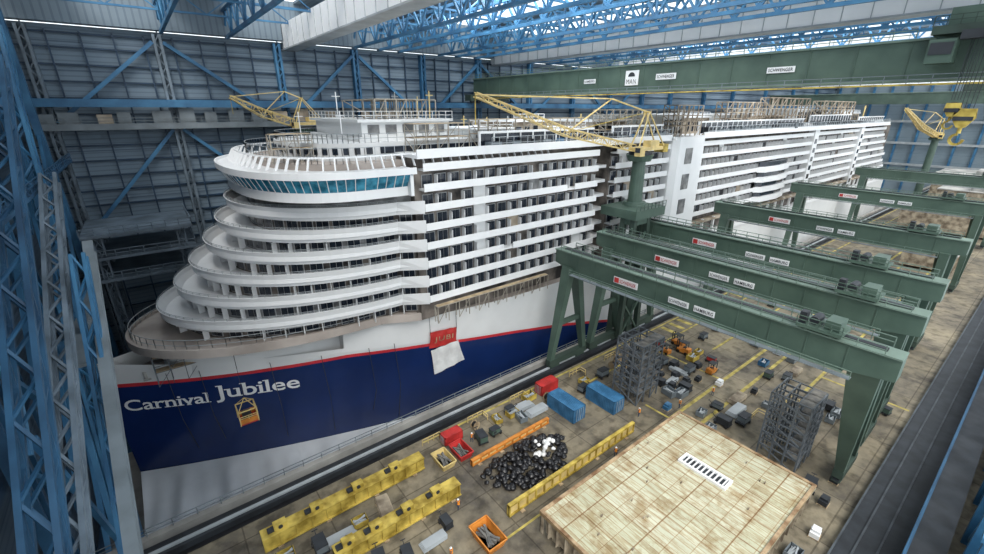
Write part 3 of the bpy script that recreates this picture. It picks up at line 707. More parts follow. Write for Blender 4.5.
gantry(168,25.5,53.5,10.,'green gantry crane beside the long balcony decks')
gantry(235,25.5,53.5,11,'green gantry crane at the stern end of the hall',False)
# overhead crane
oc=thing('overhead_crane','huge green overhead travelling crane girder spanning the hall','overhead crane',(88,60,52))
mb=MB(); mb.box(86.6,2,51.9,89,121,56.7,0); mb.box(86.3,2,56.7,89.3,121,57.0,1); mb.box(86.3,2,51.6,89.3,121,51.9,1)
for y in range(6,120,6): mb.box(86.5,y,51.9,86.6,y+.15,56.7,0)
put(mb,'box_girder',[green,greenl],oc)
mb=MB(); mb.box(92.5,2,51.9,94.5,121,56.7,0); put(mb,'rear_girder',[green],oc)
mb=MB(); mb.box(85,2,51.1,86.3,121,51.3,0); mb.rail((85,2,51.3),(85,121,51.3),1.1,2.5,.09,1); put(mb,'maintenance_walkway',[yellowd,greyst],oc)
mb=MB(); mb.rail((87,18,57.0),(87,121,57.0),1.1,2.5,.1,0); put(mb,'top_railing',[greenl],oc)
for y in(2.5,119):
    mb=MB(); mb.box(83,y-1.5,50.6,98,y+1.5,52.3,0)
    for x in(84.5,87,94,96.5): mb.cyl((x,y-.4,50.5),(x,y+.4,50.5),.6,m=1)
    put(mb,'end_carriage',[greend,dark],oc)
mb=MB(); mb.box(84,8.5,57.0,95.5,16,58.0,0); mb.box(86,10,58.0,93,15,60.2,1); mb.cyl((87,9.3,59.2),(93,9.3,59.2),.8,m=2); mb.box(83.2,9,56.2,85.2,13,57.2,2); mb.box(83.5,13.2,53.6,85.8,15.8,56.4,1); mb.box(83.4,13.4,54.6,83.5,15.6,56.,2)
mb.rail((84,8.5,58),(84,16,58),1.1,1.2,.09,0)
put(mb,'hoist_trolley',[greend,green,dark],oc)
for hy,dz,sc_ in((10.3,0,.72),(11.6,1.,.52)):
    mb=MB()
    for d in(-.8,-.3,.3,.8): mb.beam((84.3,hy+d*sc_,56.4),(84.3,hy+d*sc_,48.2+dz),.07)
    put(mb,'hoist_rope',[dark],oc)
    mb=MB(); zc=47.+dz
    for xx in(83.8,84.7): mb.ext([(xx,hy-1.3*sc_,zc+1.6*sc_),(xx,hy+1.3*sc_,zc+1.6*sc_),(xx,hy+1.5*sc_,zc),(xx,hy+.5*sc_,zc-1.6*sc_),(xx,hy-.5*sc_,zc-1.6*sc_),(xx,hy-1.5*sc_,zc)],(.15,0,0),0)
    mb.cyl((83.9,hy,zc+.4),(84.7,hy,zc+.4),1.1*sc_,n=16,m=1)
    mb.box(83.7,hy-1.3*sc_,zc-.3,83.8,hy+1.3*sc_,zc+.2,1)
    mb.cyl((84.3,hy,zc-1.5*sc_),(84.3,hy,zc-2.6*sc_),.3*sc_,m=0)
    for k in range(9):
        a=math.pi*1.5*k/9-math.pi; b=math.pi*1.5*(k+1)/9-math.pi
        mb.beam((84.3,hy+.9*sc_*math.cos(a),zc-3.6*sc_+.9*sc_*math.sin(a)),(84.3,hy+.9*sc_*math.cos(b),zc-3.6*sc_+.9*sc_*math.sin(b)),.42*sc_,m=0)
    put(mb,'hook_block',[yellowd,dark],oc,label='yellow and black hook block')
mb=MB(); mb.box(86.3,61.2,52.9,86.5,64.4,55.8,0)
sign_text(mb,"MAN",(86.2,64.0,53.2),2.4,.9,(0,-1,0),m=1,bold=-.005)
pts=[(86.2,62.8+.85*math.cos(t),54.6+.85*math.sin(t)) for t in [math.pi*i/12 for i in range(13)]]; mb.add(pts,[tuple(range(13))],1)
put(mb,'logo_plate',[whiteb,dark],oc,label='white emblem plate with dark lettering')
plate(oc,'maker_plate',86.4,57,53.7,4.4,1.1,"SCHWENGER",dark); plate(oc,'maker_plate',86.4,36,53.7,4.2,.9,"SCHWENGER",dark); plate(oc,'maker_plate',86.4,76,53.7,3.4,.9,"HAMBURG",dark)
mb=MB(); mb.box(80,-.6,49,XE-3,1.0,50.4,0); mb.box(80,.6,47.5,XE-3,1,49,0)
mb.rail((80,1,50.4),(200,1,50.4),1.1,3,.1)
put(mb,'overhead_runway',[greyst],label='grey overhead crane runway girder along the near wall',cat='runway girder',loc=(150,0,49))
mb=MB(); mb.box(XW,120.5,48.5,XE-3,122.3,50,0)
put(mb,'overhead_runway',[bluest],label='blue overhead crane runway girder on the hall wall',cat='runway girder',loc=(150,121,49))
oc2=thing('overhead_crane','distant green overhead travelling crane near the end wall','overhead crane',(300,60,52))
mb=MB(); mb.box(299,2,50.6,303,120,55.5,0); mb.box(298.6,2,55.5,303.4,120,55.9,1); put(mb,'box_girder',[green,greenl],oc2)
mb=MB(); mb.box(298,30,55.9,305,40,59,0); put(mb,'hoist_trolley',[greend],oc2)
# ================================================================= slewing cranes
def slewing(base,mast_h,boomdir,boomlen,boomrise,label,sc_=1.,mastw=1.5,bw=1.5,ah=8.,group='yellow slewing jib cranes',tb=.2):
    b=Vector(base); c=thing('slewing_crane',label,'jib crane',base,group=group)
    mb=MB(); mb.cyl(b,b+Vector((0,0,mast_h)),mastw,mastw*.85,16); mb.cyl(b,b+Vector((0,0,.8)),mastw*1.6,mastw*1.5,16); mb.cyl(b+Vector((0,0,mast_h-1.2)),b+Vector((0,0,mast_h)),mastw*1.5,mastw*1.8,16)
    put(mb,'pedestal',[green],c,label='green tubular pedestal')
    t=b+Vector((0,0,mast_h)); d=Vector(boomdir).normalized(); sd=Vector((-d.y,d.x,0))
    mb=MB(); mb.cyl(t,t+Vector((0,0,.6*sc_)),mastw*1.5,n=16,m=1); mb.beam(t-d*7*sc_+Vector((0,0,1.1)),t+d*2.6*sc_+Vector((0,0,1.1)),2.*sc_,.7*sc_,0); mb.beam(t-d*5*sc_+Vector((0,0,2.0)),t-d*2*sc_+Vector((0,0,2.0)),1.8*sc_,1.2*sc_,0)
    put(mb,'machinery_house',[yellow,dark],c)
    mb=MB(); q=t+d*2*sc_+sd*1.8*sc_; mb.beam(q+Vector((0,0,.8)),q+d*1.5*sc_+Vector((0,0,.8)),1.3*sc_,1.7*sc_,0); mb.beam(q+d*1.4*sc_+Vector((0,0,1.1)),q+d*1.55*sc_+Vector((0,0,1.1)),1.1*sc_,.9*sc_,1); put(mb,'operator_cab',[yellow,glass],c)
    mb=MB(); r0=t+d*2.6*sc_+Vector((0,0,1.4)); tip=r0+d*boomlen+Vector((0,0,boomrise))
    mid=r0.lerp(tip,.5)-Vector((0,0,boomrise*.12))
    mb.lattice(r0,mid,bw,bw,int(boomlen*.5/(2.0*sc_)),tb*sc_); mb.lattice(mid,tip,bw,bw,int(boomlen*.5/(2.*sc_)),tb*sc_,0,.6*sc_,.6*sc_)
    put(mb,'lattice_boom',[yellow],c)
    mb=MB(); apex=t-d*1.*sc_+Vector((0,0,ah*sc_))
    for s_ in(-1,1):
        mb.beam(t+d*2*sc_+sd*s_*1.*sc_+Vector((0,0,1.5)),apex+sd*s_*.4*sc_,.22*sc_); mb.beam(t-d*6.5*sc_+sd*s_*1.*sc_+Vector((0,0,1.5)),apex+sd*s_*.4*sc_,.2*sc_)
    mb.beam(apex-sd*.7*sc_,apex+sd*.7*sc_,.3*sc_)
    ap2=apex+d*boomlen*.3+Vector((0,0,boomrise*.25))
    mb.beam(apex,ap2,.24*sc_); mb.beam(ap2,mid,.18*sc_); mb.beam(ap2,tip,.2*sc_)
    put(mb,'a_frame',[yellow],c)
    mb=MB(); mb.beam(apex,mid,.1*sc_); mb.beam(tip,tip-Vector((0,0,4*sc_)),.1*sc_); put(mb,'pendant_rope',[yellowd],c)
    mb=MB(); w=t-d*7.5*sc_+Vector((0,0,1.)); mb.beam(w-d*.6*sc_,w+d*1.*sc_,2.2*sc_,1.6*sc_); put(mb,'counterweight',[yellowd],c)
    return c
po=thing('crane_portal','green four-legged steel portal carrying a slewing crane','crane portal',(77,51.5,0))
mb=MB()
mb.box(74,49.5,27.6,84,58.2,29.4); mb.box(74.5,50.,26.4,79.5,53,27.6); mb.rail((74,49.5,29.4),(84,49.5,29.4),1.2,1.2,.1)
put(mb,'portal_platform',[green],po)
for x in(74.8,79.2):
    for y in(50.4,52.8):
        mb=MB(); mb.beam((x,y,27.6),(x+(x-77)*.45,y,1.6),1.,1.); put(mb,'leg',[greend],po)
mb=MB()
for z0,z1 in((2,10),(10,18),(18,26)): mb.beam((74,50.2,z0),(80,50.2,z1),.35); mb.beam((80,50.2,z0),(74,50.2,z1),.35)
put(mb,'portal_bracing',[green],po)
slewing((79.5,54,29.4),10.2,(-1,.0,0),38,9.,'yellow lattice jib crane on a green pedestal above the gantries',tb=.14,bw=1.25)
slewing((30,108,PIT),54,(-.75,-.2,0),12,5,'yellow lattice jib crane behind the ship bow',.8)
slewing((338,49,0),34,(-1,.02,0),72,13,'pale yellow jib crane standing near the stern',1.2,1.8,2.,tb=.28)
# ================================================================= floor items
def corr_box(name,label,cat,x0,y0,x1,y1,h,mt,group=None):
    c=thing(name,label,cat,((x0+x1)/2,(y0+y1)/2,0),group=group)
    mb=MB(); mb.box(x0+.06,y0+.06,.15,x1-.06,y1-.06,h-.06,0)
    lx,ly=x1-x0,y1-y0
    n=int(lx/.35)
    for i in range(n):
        x=x0+.15+i*(lx-.3)/n
        mb.box(x,y0+.02,.3,x+.16,y0+.07,h-.25,0); mb.box(x,y1-.07,.3,x+.16,y1-.02,h-.25,0); mb.box(x,y0+.1,h-.08,x+.16,y1-.1,h-.03,0)
    n=int(ly/.35)
    for i in range(n):
        y=y0+.15+i*(ly-.3)/n
        mb.box(x0+.02,y,.3,x0+.07,y+.16,h-.25,0); mb.box(x1-.07,y,.3,x1-.02,y+.16,h-.25,0)
    put(mb,'body',[mt],c)
    mb=MB()
    for x in(x0,x1-.16):
        for y in(y0,y1-.16): mb.box(x,y,0,x+.16,y+.16,h)
    for z in(0.02,h-.16):
        mb.box(x0,y0,z,x1,y0+.12,z+.16);mb.box(x0,y1-.12,z,x1,y1,z+.16);mb.box(x0,y0,z,x0+.12,y1,z+.16);mb.box(x1-.12,y0,z,x1,y1,z+.16)
    put(mb,'corner_frame',[mt],c)
    mb=MB()
    if lx>ly:
        for y in(y0+ly*.25,y0+ly*.45,y0+ly*.6,y0+ly*.8): mb.beam((x0-.05,y,.2),(x0-.05,y,h-.2),.06)
    else:
        for x in(x0+lx*.25,x0+lx*.45,x0+lx*.6,x0+lx*.8): mb.beam((x,y0-.05,.2),(x,y0-.05,h-.2),.06)
    put(mb,'door_lock_bars',[lgrey],c)
    return c
corr_box('shipping_container','blue corrugated steel shipping container on the floor','container',46.4,38.2,49.2,44.3,2.6,cblue,'blue containers')
corr_box('shipping_container','blue corrugated container beside the scaffold tower','container',53.4,35.6,56.1,41.7,2.6,cblue,'blue containers')
corr_box('shipping_container','red corrugated container close to the dock rail','container',47.5,46.7,51.6,48.6,2.,cred)
corr_box('shipping_container','small red steel container near the yellow beams','container',27.2,46.6,30.4,48.2,1.5,cred)
bk=thing('hull_block','large upside-down ship deck section with rust-stained panels','ship section',(43,17.5,0))
mb=MB(); mb.box(28,8.4,3.6,58,27,3.95,0); put(mb,'deck_plate',[blockm],bk,label='greenish cream deck plate with rusty seams')
mb=MB()
mb.box(28.6,9,.8,57.4,26.4,3.6,0)
for x in [28.1+i*1.42 for i in range(21)]: mb.box(x,8.5,.8,x+.1,9,3.6,0); mb.box(x,26.4,.8,x+.1,26.9,3.6,0)
for y in [8.6+i*1.3 for i in range(15)]: mb.box(28.1,y,.8,28.6,y+.1,3.6,0); mb.box(57.4,y,.8,57.9,y+.1,3.6,0)
put(mb,'stiffened_side',[blockside],bk)
mb=MB()
for a in((28,8.4,58,8.8),(28,26.6,58,27),(28,8.8,28.4,26.6),(57.6,8.8,58,26.6)): mb.box(a[0],a[1],3.95,a[2],a[3],4.12,0)
put(mb,'edge_coaming',[rust],bk)
mb=MB(); mb.box(48.4,15.4,3.95,49.9,21.1,4.0,1)
for a in((48.1,15.1,50.2,15.4),(48.1,21.1,50.2,21.4),(48.1,15.4,48.4,21.1),(49.9,15.4,50.2,21.1)): mb.box(a[0],a[1],3.95,a[2],a[3],4.3,0)
for y in [15.6+i*.56 for i in range(10)]: mb.box(48.4,y,4.0,49.9,y+.16,4.15,0)
put(mb,'slot_hatch',[whiteb,dark],bk,label='long narrow hatch opening with white frame')
for i in range(24):
    x,y=R.uniform(29,57),R.uniform(9.5,26)
    if 46.5<x<51 and 14<y<22.5: continue
    mb=MB(); mb.box(x,y,3.95,x+.3,y+.08,4.25,0); put(mb,'lifting_lug',[blockside],bk)
for x in (29.5,36,43,50,56.5):
    for y in (10,17.5,25):
        mb=MB(); mb.box(x-.6,y-.6,0,x+.6,y+.6,.55); mb.box(x-.4,y-.4,.55,x+.4,y+.4,.8); put(mb,'support_stool',[blockside],bk)
def yb(label,x0,x1,y,h=1.9,w=1.7,mt=yellowd,truss_=False,group='yellow steel beams'):
    c=thing('lifting_beam',label,'steel beam',((x0+x1)/2,y,0),group=group)
    mb=MB()
    if not truss_:
        mb.box(x0,y-w/2+.25,.3,x1,y+w/2-.25,h,0); mb.box(x0,y-w/2,h,x1,y+w/2,h+.15,0); mb.box(x0,y-w/2,.15,x1,y+w/2,.3,0)
        x=x0
        while x<x1: mb.box(x,y-w/2+.05,.3,x+.12,y+w/2-.05,h,0); x+=1.8
    else:
        mb.box(x0,y-.25,h-.3,x1,y+.25,h,0); mb.box(x0,y-.25,.15,x1,y+.25,.4,0); mb.box(x0,y-.05,.3,x1,y+.05,h-.2,1)
        x=x0
        while x<x1: mb.box(x,y-.3,.2,x+.15,y+.3,h-.1,0); x+=1.5
    put(mb,'beam_body',[mt,yellow],c)
    mb=MB()
    for f in(.08,.35,.65,.92):
        x=x0+(x1-x0)*f; mb.box(x-.3,y-w/2-.2,0,x+.3,y+w/2+.2,.15,0)
    put(mb,'timber_bearers',[plank],c)
    if not truss_:
        for f in(.1,.3,.55,.8):
            mb=MB()
            x=x0+(x1-x0)*f; mb.box(x-.7,y-.45,h+.15,x+.7,y+.45,h+.9,0); mb.cyl((x,y-.55,h+.6),(x,y+.55,h+.6),.25,m=1); mb.box(x-1.4,y-.3,h+.15,x-.7,y+.3,h+.5,1)
            put(mb,'lifting_bracket',[mt,dark],c)
yb('long yellow riveted lifting beam near the dock rail',1.5,22.5,45.4)
yb('long yellow lifting beam lying parallel to another',7.5,24,38.4)
yb('orange steel beam beside the heap of sacks',28,43.3,40.9,1.2,.8,orange,True)
yb('yellow panelled girder in front of the sacks heap',26.8,52.5,31.2,2.0,.9,yellowd,True)
def sack_mesh(name,mt):
    import bmesh
    bm=bmesh.new(); bmesh.ops.create_icosphere(bm,subdivisions=2,radius=.62)
    for v in bm.verts:
        n=math.sin(v.co.x*7+1)*math.cos(v.co.y*6)*.09+math.sin(v.co.z*9+v.co.x*4)*.06
        v.co*=1+n; v.co.z*=.62; v.co.x*=1.15
    top=max(bm.verts,key=lambda v:v.co.z); top.co.z+=.3
    me=bpy.data.meshes.new(name); bm.to_mesh(me); bm.free(); me.materials.append(mt)
    me.polygons.foreach_set('use_smooth',[True]*len(me.polygons)); return me
sb=sack_mesh('black_sack',black); sw=sack_mesh('white_sack',whitebag)
k=0
while k<240:
    a=R.random()*6.283; r=math.sqrt(R.random())*(1+.12*math.sin(3*a)); x=35.0+7.2*r*math.cos(a); y=36.2+3.9*r*math.sin(a)
    hgt=1.5*(1-r*r)+.38; z=.38 if k<110 else max(.38,hgt*R.uniform(.6,1.))
    wht=((x-38)/1.8)**2+((y-36.4)/1.3)**2<1 and k>=70
    o=bpy.data.objects.new('sack',sw if wht else sb); o.location=(x,y,z+(.5 if wht else 0)); o.rotation_euler=(R.uniform(-.4,.4),R.uniform(-.4,.4),R.random()*6.28)
    s_=R.uniform(.5,.9) if not wht else R.uniform(.4,.7); o.scale=(s_,s_,s_); COL.objects.link(o)
    meta(o,'white plastic sack on top of the heap' if wht else 'shiny black plastic sack in a heap','sack','heap of plastic sacks'); k+=1
def skip(x,y,mt,label,s=1.):
    c=thing('waste_skip',label,'skip',(x,y,0)); mb=MB(); w,l,h=1.1*s,1.7*s,1.4*s
    a=[(x-w,y-l),(x+w,y-l),(x+w,y+l),(x-w,y+l)]; b=[(x-w*1.25,y-l*1.25),(x+w*1.25,y-l*1.25),(x+w*1.25,y+l*1.25),(x-w*1.25,y+l*1.25)]
    vs=[(p[0],p[1],.0) for p in a]+[(p[0],p[1],h) for p in b]
    mb.add(vs,[(3,2,1,0),(0,1,5,4),(1,2,6,5),(2,3,7,6),(3,0,4,7)])
    for p,q in zip(b,b[1:]+b[:1]): mb.beam((p[0],p[1],h),(q[0],q[1],h),.15)
    put(mb,'skip_body',[mt],c); mb=MB()
    for i in range(9): mb.beam((x+R.uniform(-.8,.8)*w,y-.8*l,R.uniform(.4,.9)*h),(x+R.uniform(-.8,.8)*w,y+.8*l,R.uniform(.4,.9)*h),.25*s)
    put(mb,'scrap_contents',[plankd],c)
skip(22.8,30.2,orange,'orange waste skip filled with timber offcuts',.95)
skip(25.2,43.9,yellow,'yellow open skip beside the lifting beam',.8)
skip(28.2,43.9,cred,'red open skip beside the lifting beam',.8)
def cart(mt,label,name='equipment_cart',cat='machine',h=1.3,l=2.2,w=1.2):
    c=thing(name,label,cat,(0,0,0),group=None); mb=MB(); mb.box(-l/2,-w/2,.35,l/2,w/2,.5,0); mb.box(-l/2+.1,-w/2+.05,.5,l/2-.4,w/2-.05,h,1); mb.box(-l/2+.05,-w/2,h,l/2-.35,w/2,h+.08,0)
    mb.box(-l/2+.3,-w/2-.01,.7,-l/2+.9,-w/2+.05,h-.2,0); put(mb,'housing',[dark,mt],c)
    for x in(-l/3,l/3):
        for y in(-w/2,w/2):
            m2=MB(); m2.cyl((x,y-.08,.22),(x,y+.08,.22),.22,n=12); put(m2,'wheel',[black],c)
    m2=MB(); m2.beam((l/2-.3,0,.5),(l/2+.5,0,1.1),.07); m2.beam((l/2+.5,-.3,1.1),(l/2+.5,.3,1.1),.07); put(m2,'drawbar',[dark],c)
    return c
def crate(mt,label):
    c=thing('steel_crate',label,'crate',(0,0,0)); mb=MB(); mb.box(-1,-.7,.12,1,.7,.2,0)
    for x0,x1,y0,y1 in((-1,1,-.7,-.62),(-1,1,.62,.7),(-1,-.92,-.62,.62),(.92,1,-.62,.62)): mb.box(x0,y0,.2,x1,y1,1.0,0)
    put(mb,'crate_wall',[mt],c); m2=MB()
    for x in(-.9,.8):
        for y in(-.65,.55): m2.box(x,y,0,x+.1,y+.1,1.1)
    put(m2,'crate_frame',[dark],c); m2=MB()
    for i in range(6): m2.beam((-.85,R.uniform(-.5,.5),R.uniform(.4,.95)),(.85,R.uniform(-.5,.5),R.uniform(.4,.95)),.16)
    put(m2,'pipe_contents',[lgrey],c); return c
def reel(mt,label):
    c=thing('cable_reel',label,'cable reel',(0,0,0))
    for y in(-.45,.4):
        m2=MB(); m2.cyl((0,y,.8),(0,y+.06,.8),.8,n=20); put(m2,'flange',[mt],c)
    m2=MB(); m2.cyl((0,-.39,.8),(0,.4,.8),.55,n=20); put(m2,'cable_winding',[black],c); return c
def pallet(mt,label):
    c=thing('loaded_pallet',label,'pallet',(0,0,0)); m2=MB()
    for y in(-.5,0,.5): m2.box(-.7,y-.06,0,.7,y+.06,.12)
    for x in[-.7+.24*i for i in range(6)]: m2.box(x,-.56,.12,x+.18,.56,.15)
    put(m2,'pallet_base',[plank],c); m2=MB(); m2.box(-.65,-.5,.15,.55,.5,.8,0); m2.box(-.4,-.45,.8,.6,.4,1.15,0); put(m2,'wrapped_goods',[mt],c); return c
def plates(mt,label):
    c=thing('plate_stack',label,'steel plates',(0,0,0)); m=MB()
    for x in(-1.2,1.2): m.box(x-.1,-.8,0,x+.1,.8,.15)
    put(m,'bearer',[plank],c); m=MB()
    for k in range(4): m.box(-1.8+.1*k,-.8+.05*k,.15+k*.12,1.7+.05*k,.75-.04*k,.25+k*.12)
    put(m,'plates',[mt],c); return c
def forklift(mt,label):
    c=thing('forklift',label,'forklift',(0,0,0)); m=MB(); m.ext([(-1.2,-.6,.3),(1.,-.6,.3),(1.,-.6,.9),(.2,-.6,.95),(-.3,-.6,1.2),(-1.2,-.6,1.2)],(0,1.2,0),0); put(m,'chassis',[mt],c)
    m=MB()
    for x in(-.6,.7):
        for y in(-.5,.5): m.beam((x,y,1.),(x,y,2.2),.08)
    m.box(-.7,-.6,2.2,.8,.6,2.28); m.box(-.5,-.25,1.1,0,.25,1.3); put(m,'overhead_guard',[dark],c)
    m=MB()
    for y in(-.35,.35): m.beam((1.15,y,.1),(1.15,y,2.4),.12); m.box(1.2,y-.08,.08,2.3,y+.08,.14)
    m.box(1.1,-.4,2.3,1.2,.4,2.4); put(m,'mast_and_forks',[dark],c)
    for x in(-.8,.7):
        for y in(-.6,.5):
            m=MB(); m.cyl((x,y,.32),(x,y+.2,.32),.32,n=14); put(m,'wheel',[black],c)
    return c
tmpl=[]
for fn,mt,lab in((cart,greyst,'grey wheeled welding generator cart'),(cart,cred,'red wheeled compressor cart'),(cart,dark,'dark wheeled power distribution cart'),(crate,cblue,'blue steel crate holding pipes'),(crate,greyst,'grey steel crate holding pipes'),(crate,yellowd,'yellow steel crate holding pipes'),(reel,plank,'wooden cable reel standing on the floor'),(pallet,whiteb,'timber pallet with white wrapped goods'),(pallet,cblue,'timber pallet with blue wrapped goods'),(pallet,dark,'timber pallet with dark boxes'),(cart,green,'green wheeled machine cart'),(forklift,orange,'orange forklift truck parked on the floor'),(plates,lgrey,'stack of light grey steel plates'),(plates,blockside,'stack of rusty steel plates')):
    tmpl.append((fn(mt,lab),mt))
for t,_ in tmpl: t["group"]="shop floor equipment"
used=[]
def place(n,x0,x1,y0,y1,kinds,dmin=2.3,z=0,scl=(.9,1,1.15)):
    c=0;tr=0
    while c<n and tr<n*40:
        tr+=1; x=R.uniform(x0,x1);y=R.uniform(y0,y1)
        if any((x-a)**2+(y-b)**2<dmin**2 for a,b in used): continue
        used.append((x,y)); t=tmpl[R.choice(kinds)][0]
        copytree(t,(x,y,z),R.choice([0,1.57,.1,1.4,3.1]),scale=R.choice(scl)); c+=1
place(20,66,76,31.5,40.5,[0,2,2,4,9,9,0,12],1.9)
place(7,77,84,34,42,[11,1,1,0,9,5],2.4)
place(9,88,125,31,43,[0,4,9,10,5,12],3)
place(10,61,80,20,27,[0,12,4,9,13,2],2.6)
place(8,80,92,8,13,[2,9,10,0,4],2.4)
place(6,60,62,7,24,[2,9,10,4,12],2.2)
place(4,36,58,6.4,7.3,[2,9,5,4,8,7,12],2.2)
place(6,54,68,42.5,46,[0,4,5,6,1],2.5)
place(9,32,46,44,48,[0,5,4,6,10,12],2.4)
place(8,-2,16,41,43,[5,2,13,0,12],2.4)
place(7,8,20,32.6,35.6,[5,2,13,12],2.5)
place(24,46,96,58.8,59.6,[0,4,7,8,9,2],2.2,42.0)
place(30,112,270,58.5,59.6,[0,4,7,9,2],3,42.1,(1.3,1.6))
px=[(88,22,0),(80.5,44,0),(84,14,0),(90,27,0),(96,24,0),(40,46.,0),(47.5,45.2,0),(76,29,0),(62,31,0),(66,8.,0),(86,24.5,0),(79,32,0),(98,27,0),(92,22,0)]
for (t,_),p in zip(tmpl,px): t.location=p
def mark(x0,y0,x1,y1,mt=linem,lab='yellow painted line on the concrete floor'):
    mb=MB(); mb.box(x0,y0,.0,x1,y1,.015); put(mb,'floor_marking',[mt],label=lab,cat='floor marking',group='painted floor lines',loc=((x0+x1)/2,(y0+y1)/2,0))
mark(25,49.3,XE-20,49.7); mark(55,44.4,XE-20,44.8); mark(60,29.0,XE-20,29.6); mark(60,25.2,XE-20,25.8)
mark(86,18.2,XE-20,18.7); mark(88,36,200,36.5); mark(60,29.6,60.4,34); mark(94,5.4,94.5,18.1,linem); mark(24,28.9,60,29.2)
for x in (78,102,118,134): mark(x,29.7,x+.5,44.3)
for i in range(14): mark(88+i*3.4,45.2,89.2+i*3.4,48.9,linem,'yellow hatched walkway bar on the floor')
for x,y in((42,49),(66,47.6),(24.5,48.9),(33,49),(70,21),(78,19),(56,48)):
    mb=MB(); mb.rail((x,y,0),(x+3,y,0),1.1,1.,.09); mb.rail((x+3,y,0),(x+3,y-1.4,0),1.1,.8,.09)
    put(mb,'safety_barrier',[yellow],label='yellow tubular safety barrier on the floor',cat='barrier',group='yellow safety barriers',loc=(x+1.5,y,0))
# banner on hull
bn=thing('hull_banner','red banner above a white sheet hung on the hull','banner',(36,57.6,2))
nx=8
def drape(mb,c00,c10,c11,c01,dy=.0):
    vs=[]
    for i in range(nx+1):
        for j in range(9):
            u,v=i/nx,j/8
            x=(c00[0]*(1-u)+c10[0]*u)*(1-v)+(c01[0]*(1-u)+c11[0]*u)*v
            z=(c00[1]*(1-u)+c10[1]*u)*(1-v)+(c01[1]*(1-u)+c11[1]*u)*v
            vs.append((x,YC-hb(x,z)-.35-dy-.1*math.sin(i*1.9+j*.6),z))
    mb.add(vs,[(i*9+j,(i+1)*9+j,(i+1)*9+j+1,i*9+j+1) for i in range(nx) for j in range(8)])
mb=MB(); drape(mb,(33.,12.),(37.9,12.),(37.9,8.6),(33.,8.6)); put(mb,'red_banner',[cred],bn)
mb=MB(); drape(mb,(33.2,8.2),(38.2,9.2),(39.8,4.3),(34.2,2.4),.15); put(mb,'white_sheet',[whitebag],bn)
for x in (33.,37.8):
    mb=MB(); mb.beam((x,YC-hb(x,14)-.4,15),(x,YC-hb(x,12)-.5,11.8),.06); put(mb,'hanging_rope',[dark],bn)
bt=MB(); sign_text(bt,"JUBI",(33.7,58,9.7),3.4,1.3,(1,0,0),bold=0); bt.v=[(x,YC-hb(x,z)-.62,z) for x,y,z in bt.v]
put(bt,'banner_lettering',[plank],bn)
bx=thing('work_basket','orange and yellow man basket hanging at the bow side','work basket',(4.5,66.6,4.2))
mb=MB(); x0,x1,y0,y1,z0=3.2,5.6,64.6,67.2,4.2
mb.box(x0,y0,z0,x1,y1,z0+.2,1)
for a in((x0,y0,x1,y0+.08),(x0,y1-.08,x1,y1),(x0,y0+.1,x0+.08,y1-.1),(x1-.08,y0+.1,x1,y1-.1)): mb.box(a[0],a[1],z0+.2,a[2],a[3],z0+.95,0)
mb.box(x0+.5,y0+.6,z0+.2,x1-.7,y1-.6,z0+1.3,2)
put(mb,'basket_body',[orange,cred,dark],bx); mb=MB()
for x in(x0,x1):
    for y in(y0,y1): mb.beam((x,y,z0),(x,y,z0+2.3),.14); mb.beam((x,y,z0+2.3),((x0+x1)/2,(y0+y1)/2,z0+3.8),.08)
mb.rail((x0,y0,z0+.85),(x1,y0,z0+.85),.6,.8,.08); mb.rail((x0,y0,z0+.85),(x0,y1,z0+.85),.6,.8,.08)
for a,b in(((x0,y0),(x1,y0)),((x1,y0),(x1,y1)),((x1,y1),(x0,y1)),((x0,y1),(x0,y0))): mb.beam((*a,z0+2.3),(*b,z0+2.3),.14)
put(mb,'basket_frame',[yellow],bx)
mb=MB(); mb.beam(((x0+x1)/2,(y0+y1)/2,z0+3.8),((x0+x1)/2,(y0+y1)/2,13),.06); mb.beam(((x0+x1)/2,(y0+y1)/2,13),(4.6,69.,17.0),.09); put(mb,'suspension_rope',[dark],bx)
for x in(-4,0,9,16,23,27):
    mb=MB(); yy=YC-hb(x,10)-.4; zb=R.uniform(-7,-2); mb.beam((x,yy,11.2),(x+.4,yy-.3,3),.08); mb.beam((x+.4,yy-.3,3),(x+R.uniform(.2,1.4),YC-hb(x,zb)-.4,zb),.08); put(mb,'hanging_hose',[dark],label='dark supply hose hanging down the hull side',cat='hose',group='hull supply hoses',loc=(x,YC-hb(x,10),10))
for x,y,w,d,h in((255,12,26,28,9),(295,10,30,26,13),(350,8,30,38,15),(190,14,14,12,6)):
    c=thing('ship_section','pale ship hull section standing in the far hall','ship section',(x+w/2,y+d/2,0),group='far hull sections'); mb=MB()
    mb.box(x,y,.8,x+w,y+d,h,0); k=0
    while k<w: mb.box(x+k,y-.3,.8,x+k+.3,y,h,0); mb.box(x+k,y+d,.8,x+k+.3,y+d+.3,h,0); k+=3
    put(mb,'section_shell',[blockside],c); mb=MB(); mb.box(x-.4,y-.4,h,x+w+.4,y+d+.4,h+.4); mb.box(x+2,y+3,h+.4,x+w*.6,y+d*.6,h+2.5); put(mb,'section_deck',[deckgrey],c)
    for a in(x+2,x+w-2):
        for b in(y+2,y+d-2):
            mb=MB(); mb.box(a-.6,b-.6,0,a+.6,b+.6,.8); put(mb,'support_stool',[dark],c)
